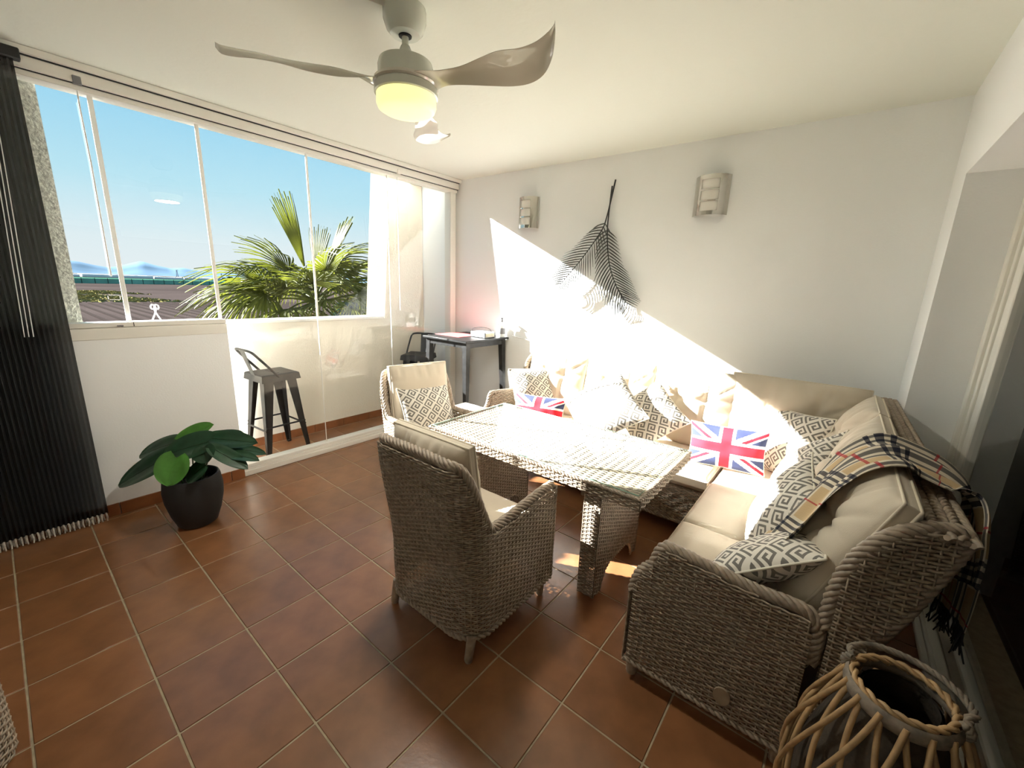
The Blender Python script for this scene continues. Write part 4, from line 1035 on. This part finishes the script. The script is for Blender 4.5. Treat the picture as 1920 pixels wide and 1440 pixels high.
# ============================================================== PLAID THROW
def throw():
    root = thing('plaid_throw', 'beige black and red plaid throw draped over the right backrest', 'throw', (3.75, -1.5, .95))
    cen = smooth_path([(3.50, -1.72, .66), (3.555, -1.66, .76), (3.63, -1.58, .90), (3.70, -1.53, .99), (3.78, -1.50, 1.035), (3.86, -1.49, 1.02), (3.945, -1.50, .985), (3.995, -1.53, .93), (4.005, -1.60, .82), (4.0, -1.66, .70), (3.995, -1.69, .60)], 120)
    cen = resample(cen, 190); n, m = len(cen), 64
    T = unit(np.gradient(cen, axis=0)); W = np.array([0, -1.0, 0]); s_ = np.linspace(0, 1, n); q = np.linspace(-1, 1, m)
    Wd = unit(W-T*(T @ W)[:, None]); N = np.cross(T, Wd)
    half = .165+.035*np.sin(s_*PI)+.01*np.sin(s_*9)
    rows = []
    for i in range(n):
        bul = .010*np.sin(q*7+s_[i]*5)+.006*np.sin(q*13-s_[i]*8)+.012*np.exp(-((q-.1)/.3)**2)
        rows.append(cen[i]+Wd[i]*(q*half[i])[:, None]-N[i]*bul[:, None]*(.35+.65*(s_[i] < .9)))
    G = np.array(rows)
    k = MB().grid(G).grid((G-np.array([0, 0, .004]))[::-1]).build('woven_cloth', M['plaid'], root, sharp=0)
    me = k.data
    L = plen(cen)
    su = (np.arange(n-1)+.5)/(n-1)*L; qv = (np.arange(m-1)+.5)/(m-1)*.40
    tan_ = np.array([.58, .43, .25]); blk = np.array([.012, .014, .03]); wht = np.array([.72, .68, .58]); red = np.array([.42, .015, .03])
    def band(t_, per):
        t_ = t_ % per; b = np.zeros_like(t_); wv = np.zeros_like(t_)
        for k_ in range(3): b += ((t_ > .008+k_*.027) & (t_ < .023+k_*.027))
        wv += ((t_ > .0) & (t_ < .085)); return np.clip(b, 0, 1), np.clip(wv, 0, 1)
    b1, w1 = band(su-.03, .235); b2, w2 = band(qv+.03, .20)
    r1 = (np.abs((su-.03-.16) % .235) < .008); r2_ = (np.abs((qv+.03-.14) % .20) < .004)
    A = np.tile(tan_, (n-1, m-1, 1))
    wm = np.maximum(w1[:, None], w2[None])*.75; A = A*(1-wm[..., None])+wht*wm[..., None]
    bm = np.clip(.86*b1[:, None]+.80*b2[None], 0, 1); bm = np.where((b1[:, None]*b2[None]) > 0, 1, bm); A = A*(1-bm[..., None])+blk*bm[..., None]
    rm = np.maximum(r1[:, None]*.8, r2_[None]*.35)*np.ones((n-1, m-1)); A = A*(1-rm[..., None])+red*rm[..., None]
    cols = np.concatenate([A.reshape(-1, 3), A.reshape(-1, 3)])
    B2 = A[::-1].reshape(-1, 3); cols = np.concatenate([A.reshape(-1, 3), B2])
    ca = me.color_attributes.new('Col', 'FLOAT_COLOR', 'CORNER'); cols = np.repeat(cols, 4, 0)
    ca.data.foreach_set('color', np.concatenate([cols, np.ones((len(cols), 1))], 1).astype(np.float32).ravel())
    fr2 = MB(); r2 = np.random.default_rng(11)
    for e, sg in ((0, -1), (n-1, 1)):
        for j in range(1, m-1, 2):
            p = G[e, j]; d = T[e]*sg; ln = r2.uniform(.06, .09)
            fr2.tube([p, p+d*ln*.5+r2.normal(0, .006, 3), p+d*ln*.8+np.array([0, 0, -.015])+r2.normal(0, .009, 3)], [.0028, .003, .002], 5)
    fo_ = MB(); fo_.__dict__.update(fr2.__dict__); fo_.build('fringe', M['ironb'], root, kind='stuff')
throw()

# ============================================================== BAR TABLE, STOOLS, TABLE THINGS
BT = np.array([.445, -.328]); bz = 1.045
bt = thing('bar_table', 'square black metal bar table in the far corner', 'table', (BT[0], BT[1], 0))
hw = .325
MB().box((BT[0]-hw, BT[1]-hw, bz-.022), (BT[0]+hw, BT[1]+hw, bz), .004).build('table_top', M['black'], bt)
MB().box((BT[0]-hw+.03, BT[1]-hw+.03, bz-.075), (BT[0]+hw-.03, BT[1]-hw+.045, bz-.022)).box((BT[0]-hw+.03, BT[1]+hw-.045, bz-.075), (BT[0]+hw-.03, BT[1]+hw-.03, bz-.022)).box((BT[0]-hw+.03, BT[1]-hw+.03, bz-.075), (BT[0]-hw+.045, BT[1]+hw-.03, bz-.022)).box((BT[0]+hw-.045, BT[1]-hw+.03, bz-.075), (BT[0]+hw-.03, BT[1]+hw-.03, bz-.022)).build('apron', M['black'], bt, smooth=False)
def taper_leg(mb, p0, p1, w0, w1):
    a = [(p0[0]+sx*w0, p0[1]+sy*w0) for sx, sy in ((-1, -1), (1, -1), (1, 1), (-1, 1))]; b = [(p1[0]+sx*w1, p1[1]+sy*w1) for sx, sy in ((-1, -1), (1, -1), (1, 1), (-1, 1))]
    return hexa(mb, a, b, p0[2], p1[2])
for sx in (-1, 1):
    for sy in (-1, 1):
        taper_leg(MB(), (BT[0]+sx*(hw-.025), BT[1]+sy*(hw-.025), 0), (BT[0]+sx*(hw-.055), BT[1]+sy*(hw-.055), bz-.022), .016, .028).build('leg', M['black'], bt, smooth=False)
pm_ = tag(MB().prism([(-.20, -.14), (.18, -.15), (.20, .13), (-.18, .15)], (.31, -.33, bz+.001), (1, 0, 0), (0, 1, 0), (0, 0, 1), 0, .004).build('placemat', M['red'], None, smooth=False), 'red placemat on the bar table', 'placemat')
nk = tag(MB().box((.33, -.13, bz+.001), (.45, -.03, bz+.016), .004, None).box((.335, -.125, bz+.016), (.445, -.035, bz+.021), .002).build('napkin_stack', M['paper'], None), 'small stack of cream napkins behind the red placemat', 'napkins')
cad = thing('caddy', 'low white caddy with a ribbed side and wire handle on the bar table', 'caddy', (.60, -.24, bz+.001))
cx, cyy, cz = .60, -.24, bz+.001
MB().box((cx-.105, cyy-.075, cz), (cx+.105, cyy+.075, cz+.006)).box((cx-.105, cyy-.075, cz), (cx-.099, cyy+.075, cz+.055)).box((cx+.099, cyy-.075, cz), (cx+.105, cyy+.075, cz+.055)).box((cx-.105, cyy-.075, cz), (cx+.105, cyy-.069, cz+.055)).box((cx-.105, cyy+.069, cz), (cx+.105, cyy+.075, cz+.055)).box((cx-.103, cyy-.073, cz+.050), (cx+.103, cyy+.073, cz+.056)).build('tray', M['plastic'], cad, smooth=False)
for i in range(9): MB().box((cx+.105, cyy-.066+i*.0148, cz+.010), (cx+.109, cyy-.057+i*.0148, cz+.046), .001).build('rib', M['paper'], cad, smooth=False)
MB().tube(smooth_path([(cx-.10, cyy-.05, cz+.05), (cx-.10, cyy-.05, cz+.085), (cx-.03, cyy-.02, cz+.10), (cx+.03, cyy+.01, cz+.10), (cx+.08, cyy+.03, cz+.085), (cx+.09, cyy+.04, cz+.05)], 30), .0028, 6).build('wire_handle', M['ironb'], cad)
bo = thing('bottle', 'white plastic bottle with a grey cap at the right of the bar table', 'bottle', (.715, -.06, bz))
MB().lathe([(.001, bz+.001), (.036, bz+.001), (.038, bz+.008), (.038, bz+.11), (.033, bz+.135), (.018, bz+.155), (.014, bz+.165)], 24, (.715, -.06, 0)).build('bottle_body', M['plastic'], bo)
MB().lathe([(.015, bz+.160), (.016, bz+.162), (.016, bz+.178), (.010, bz+.185), (.010, bz+.196), (.024, bz+.198), (.024, bz+.206), (.001, bz+.207)], 20, (.715, -.06, 0)).build('pump_cap', M['greyp'], bo)
MB().lathe([(.0385, bz+.035), (.0392, bz+.037), (.0392, bz+.095), (.0385, bz+.097)], 24, (.715, -.06, 0)).build('bottle_label', M['greyp'], bo)
ts = thing('glass_jar', 'slim dark topped jar behind the white caddy', 'jar', (.64, -.03, bz))
MB().lathe([(.001, bz+.001), (.022, bz+.001), (.022, bz+.10), (.012, bz+.115)], 18, (.64, -.03, 0)).build('jar_body', M['frost'], ts)
MB().lathe([(.014, bz+.112), (.014, bz+.14), (.001, bz+.141)], 16, (.64, -.03, 0)).build('jar_lid', M['greyp'], ts)
tag(MB().tube(smooth_path([bw(.80, .012, 1.06), bw(.92, .012, 1.045), bw(1.02, .014, 1.035), bw(1.07, .02, 1.01), bw(1.10, .02, .96), bw(1.12, .02, .90)], 40), .005, 6).build('wall_cable', M['cord'], None), 'white cable drooping along the back wall beside the bar table', 'cable')

def make_stool(label):
    """local frame: faces +y"""
    t = thing('bar_stool', label, 'stool', (0, 0, 0), 'black metal bar stools')
    sz = .755; h = .155
    top, bot = cushion(.32, .32, .016, 20, 20, p=9, q=4, seed=1); top[..., 2] += sz; bot[..., 2] += sz
    sk = np.stack([seam_path(top), seam_path(top)*np.array([1.05, 1.05, 1])-np.array([0, 0, .055])])
    MB().grid(top-np.array([0, 0, .004])*(1-np.clip(np.hypot(top[..., :1], top[..., 1:2])/.2, 0, 1))).grid(sk, wrap_v=True).box((-.10, -.012, sz+.0), (.10, .012, sz+.009)).build('seat', M['worn'], t, sharp=50)
    for sx in (-1, 1):
        for sy in (-1, 1):
            p0 = (sx*.195, sy*.195, 0); p1 = (sx*.135, sy*.135, sz-.01); mb = MB()
            # angle-section leg: two tapered plates meeting at the outer corner
            def plate(dx, dy, w0, w1, th):
                a = [(p0[0], p0[1]), (p0[0]-sx*dx*w0-sx*dy*th, p0[1]-sy*dy*w0-sy*dx*th)]
                b = [(p1[0], p1[1]), (p1[0]-sx*dx*w1-sx*dy*th, p1[1]-sy*dy*w1-sy*dx*th)]
                r4 = lambda q: [(min(q[0][0], q[1][0]), min(q[0][1], q[1][1])), (max(q[0][0], q[1][0]), min(q[0][1], q[1][1])), (max(q[0][0], q[1][0]), max(q[0][1], q[1][1])), (min(q[0][0], q[1][0]), max(q[0][1], q[1][1]))]
                hexa(mb, r4(a), r4(b), 0.012, sz-.01)
            plate(1, 0, .032, .085, .008); plate(0, 1, .032, .085, .008)
            mb.box((p0[0]-sx*.016-.017, p0[1]-sy*.016-.017, 0), (p0[0]-sx*.016+.017, p0[1]-sy*.016+.017, .014), .003)
            mb.build('leg', M['worn'], t, smooth=False)
    k = .172
    for a, b in (((-k, -k), (k, -k)), ((k, -k), (k, k)), ((k, k), (-k, k)), ((-k, k), (-k, -k))):
        z = .27 if a[1] == b[1] else .30
        MB().tube([(a[0], a[1], z), (b[0], b[1], z)], .008, 6).build('foot_rail', M['worn'], t)
    MB().tube(smooth_path([(-.158, -.02, sz-.02), (-.162, -.06, sz+.03), (-.160, -.16, sz+.15), (-.150, -.205, sz+.205), (-.105, -.222, sz+.222), (0, -.225, sz+.224), (.105, -.222, sz+.222), (.150, -.205, sz+.205), (.160, -.16, sz+.15), (.162, -.06, sz+.03), (.158, -.02, sz-.02)], 80), .0105, 8).build('back_hoop', M['worn'], t)
    n = 8; zz = np.linspace(0, 1, n); y = -.155-.072*zz; z = sz-.02+.235*zz; wv = .030+.012*zz
    sp_ = np.array([np.stack([-wv, y, z], -1), np.stack([wv, y, z], -1)]); MB().grid(sp_).grid((sp_+np.array([0, .004, 0]))[::-1]).build('back_splat', M['worn'], t)
    return t
st1 = make_stool('worn black metal bar stool behind the glass left of the table')
st2 = copy_tree(st1); st2['label'] = 'black metal bar stool beside the bar table, seen through the glass'
place(st1, (-.36, -1.975, 0), math.radians(4)); place(st2, (-.33, -.35, 0), math.radians(212))

# footstool tucked between the bar table and the sofa arm
ot = thing('footstool', 'small rattan footstool with beige pad beside the bar table', 'footstool', (.955, -.87, 0))
ox0, ox1, oy0, oy1 = .80, 1.10, -1.05, -.69
om = MB()
for o, ax, ln in (((ox0, oy0, 0), (1, 0, 0), ox1-ox0), ((ox1, oy0, 0), (0, 1, 0), oy1-oy0), ((ox1, oy1, 0), (-1, 0, 0), ox1-ox0), ((ox0, oy1, 0), (0, -1, 0), oy1-oy0)):
    weave(om, plane_fn(o, ax, (0, 0, 1)), ln, np.arange(.09, .38, .0135), .026)
om.build('side_weave', M['wicker'], ot, kind='stuff', sharp=0)
MB().rope([(ox0, oy0, .385), (ox1, oy0, .385), (ox1, oy1, .385), (ox0, oy1, .385)], .012, 2, .05, closed=True).build('top_braid', M['wicker2'], ot)
for x in (ox0+.02, ox1-.02):
    for y in (oy0+.02, oy1-.02): MB().tube([(x, y, 0), (x, y, .10)], .018, 8).build('leg', M['wicker2'], ot)
seat_cushion(((ox0+ox1)/2, (oy0+oy1)/2, .425), ox1-ox0-.02, oy1-oy0-.02, .075, ot, 50)

# ============================================================== POTTED PLANT
pcx, pcy = .485, -2.83
pp_ = thing('potted_plant', 'broad leaved green plant in a charcoal pot on the floor', 'plant', (pcx, pcy, 0))
po = MB().lathe([(.001, .003), (.095, .003), (.108, .012), (.135, .09), (.155, .18), (.160, .25), (.152, .315), (.146, .335), (.138, .338), (.132, .330), (.130, .29), (.128, .26)], 48, (pcx, pcy, 0)).build('pot', M['pot'], pp_)
MB().lathe([(.131, .268), (.08, .278), (.001, .282)], 24, (pcx, pcy, 0)).build('soil', M['soil'], po)
VR = np.array([.784, .62, 0]); VT = np.array([.62, -.784, 0])          # across the view, and towards the camera
def leaf(base, tip, w, up, m, heart=.35, curl=.25, fold=.18, seed=0):
    base, tip, up = (np.array(q, float) for q in (base, tip, up)); d = tip-base; L = np.linalg.norm(d); t_ = d/L
    s_ = unit(np.cross(t_, up)); n_ = np.cross(s_, t_)
    nu, nv = 15, 11; u = np.linspace(0, 1, nu); v = np.linspace(-1, 1, nv)
    hw_ = w*.5*np.power(np.clip(u+.02, 0, 1), .42)*np.power(np.clip(1-u, 0, 1), .62)*1.72+.001
    rows = []
    for i in range(nu):
        back = -heart*L*.32*np.abs(v)**1.3*(1-u[i])**3
        x = u[i]*L+back
        z = fold*hw_[i]*np.abs(v)**1.4-curl*L*(u[i]**2)*.5+.02*w*np.sin(v*9+u[i]*5)*np.abs(v)+.012*w*np.cos(u[i]*40)*(1-np.abs(v))
        rows.append(base+x[:, None]*t_+(v*hw_[i])[:, None]*s_+z[:, None]*n_)
    G = np.array(rows)
    o = MB().grid(G).grid((G-n_*.0012)[::-1]).build('leaf', m, pp_, sharp=0)
    MB().tube(np.array([g[nv//2] for g in G])+n_*.001, np.linspace(.0022, .0006, nu), 5).build('midrib', M['stem'] if m is M['leafd'] else M['leafb'], o)
    st = np.array([pcx, pcy, .28])+unit(np.array([base[0]-pcx, base[1]-pcy, 0]))*.05
    MB().tube(smooth_path([st, (st+base)/2+np.array([0, 0, .06]), base], 14), np.linspace(.005, .003, 15), 6).build('leaf_stalk', M['stem'], pp_)
D, Bm = M['leafd'], M['leafb']
for (b, tp, w, m, up, cu_, he) in [
    ([0.464, -2.885, 0.49], [0.125, -3.165, 0.268], 0.20, D, (.38,-.6,.7), 0.18, 0.35),
    ([0.344, -2.84, 0.523], [0.125, -3.03, 0.429], 0.16, D, (.3,-.6,.75), 0.22, 0.35),
    ([0.396, -2.849, 0.547], [0.552, -2.7, 0.659], 0.13, Bm, (.3,-.75,.5), 0.08, 0.35),
    ([0.581, -2.907, 0.503], [0.616, -2.981, 0.355], 0.24, Bm, (.55,-.68,.55), 0.12, 0.65),
    ([0.421, -2.753, 0.534], [0.624, -2.567, 0.607], 0.11, D, (.1,-.4,1), 0.22, 0.35),
    ([0.57, -2.737, 0.577], [0.825, -2.561, 0.582], 0.14, D, (.3,-.6,.75), 0.22, 0.35),
    ([0.594, -2.68, 0.509], [0.802, -2.503, 0.486], 0.1, D, (.2,-.5,1), 0.22, 0.35),
    ([0.687, -2.721, 0.519], [0.899, -2.579, 0.495], 0.1, D, (.3,-.3,1), 0.22, 0.35),
    ([0.708, -2.756, 0.556], [0.888, -2.638, 0.448], 0.11, D, (.5,-.3,.8), 0.22, 0.35),
    ([0.647, -2.753, 0.58], [0.451, -2.959, 0.502], 0.21, D, (.35,-.6,.7), 0.15, 0.5),
    ([0.67, -2.786, 0.561], [0.726, -2.805, 0.48], 0.17, D, (.5,-.8,.5), 0.22, 0.35),
    ([0.687, -2.797, 0.452], [0.611, -2.896, 0.356], 0.14, D, (.4,-.6,.7), 0.22, 0.35),
    ([0.364, -2.773, 0.532], [0.21, -2.869, 0.427], 0.12, D, (0,-.6,.8), 0.22, 0.35),
    ([0.522, -2.699, 0.539], [0.566, -2.613, 0.578], 0.12, D, (.1,-.5,.8), 0.22, 0.35),]:
    leaf(b, tp, w, up, m, he, cu_)

# ============================================================== WILLOW LANTERN
lx, ly, lz = 3.835, -2.21, .64
lan = thing('willow_lantern', 'round open willow lantern basket with a handle by the sofa end', 'lantern', (lx, ly, 0))
prz = .97*np.array([.012, .08, .18, .28, .38, .46, .53, .59, .63, .655]); prr = .85*np.array([.150, .195, .228, .236, .226, .205, .178, .150, .130, .120])
def rz(z): return np.interp(z, prz, prr)
zz = np.linspace(.012, .63, 26)
sp1 = None
for sgn in (1, -1):
    first = None
    for i in range(15):
        a = i*2*PI/15+(0 if sgn > 0 else PI/15)
        if first is None:
            th = sgn*np.linspace(0, .95, 26); off = .004*sgn
            P = np.stack([lx+(rz(zz)+off)*np.cos(th), ly+(rz(zz)+off)*np.sin(th), zz], -1)
            first = MB().tube(P, (.0066), 10).build('willow_strand', M['willow'], lan); o = first
        else: o = first.copy(); C.objects.link(o); o.parent = lan
        o.rotation_euler = (0, 0, a)
li = np.linspace(.015, .62, 20)
MB().lathe([(.001, .02)]+[(max(rz(z)-.03, .05), z) for z in li], 28, (lx, ly, 0)).lathe([(max(rz(z)-.036, .05), z) for z in li[::-1]]+[(.001, .026)], 28, (lx, ly, 0)).build('bark_liner', M['bark'], lan)
ring = lambda r, z: [(lx+r*math.cos(a), ly+r*math.sin(a), z) for a in np.linspace(0, 2*PI, 49)[:-1]]
MB().tube(ring(.104, .620), .0145, 8, closed=True, flat=(.6, 1.4)).build('rim_band', M['willowg'], lan)
MB().rope(ring(.094, .640), .0105, 2, .06, 5, closed=True).build('rim_braid', M['willow'], lan)
MB().rope(ring(.130, .012), .014, 2, .06, 5, closed=True).build('base_ring', M['willowg'], lan)
ha = math.radians(-47)       # handle lies back beyond the rim
e1 = np.array([math.cos(math.radians(163)), math.sin(math.radians(163)), 0]); e2 = np.array([math.cos(math.radians(73)), math.sin(math.radians(73)), 0])
hp = [np.array([lx, ly, .642])+e1*.108*math.cos(t_)*(1.12 if 0.2 < t_ < 2.9 else 1)+(e2*.99+np.array([0, 0, .05]))*.128*math.sin(t_)**.8 for t_ in np.linspace(0, PI, 30)]
MB().rope(hp, .0095, 3, .05, 5).build('handle', M['willowg'], lan)
for sg in (1, -1):
    p = np.array([lx, ly, .635])+e1*.103*sg
    MB().rope([p+np.array([0, 0, -.03]), p+e1*sg*.014+np.array([0, 0, .0]), p+np.array([0, 0, .018])], .0115, 3, .03).build('handle_binding', M['willowg'], lan)

# woven basket at the left edge of the view
wb = thing('wicker_basket', 'dark wicker basket cut off at the lower left edge', 'basket', (1.622, -3.80, 0))
def cyl(U, V):
    a = U/.16; return np.stack([1.622+.16*np.cos(a), -3.80+.16*np.sin(a), V], -1), np.stack([np.cos(a), np.sin(a), 0*a], -1)
weave(MB(), cyl, 2*PI*.16, np.arange(.01, .34, .013), .0245).build('basket_weave', M['wicker'], wb, kind='stuff', sharp=0)
MB().rope([(1.622+.16*math.cos(a), -3.80+.16*math.sin(a), .345) for a in np.linspace(0, 2*PI, 41)[:-1]], .016, 3, .07, closed=True).build('braided_rim', M['wicker2'], wb)
MB().lathe([(.155, .012), (.001, .012)], 24, (1.622, -3.80, 0)).build('basket_base', M['wicker2'], wb)
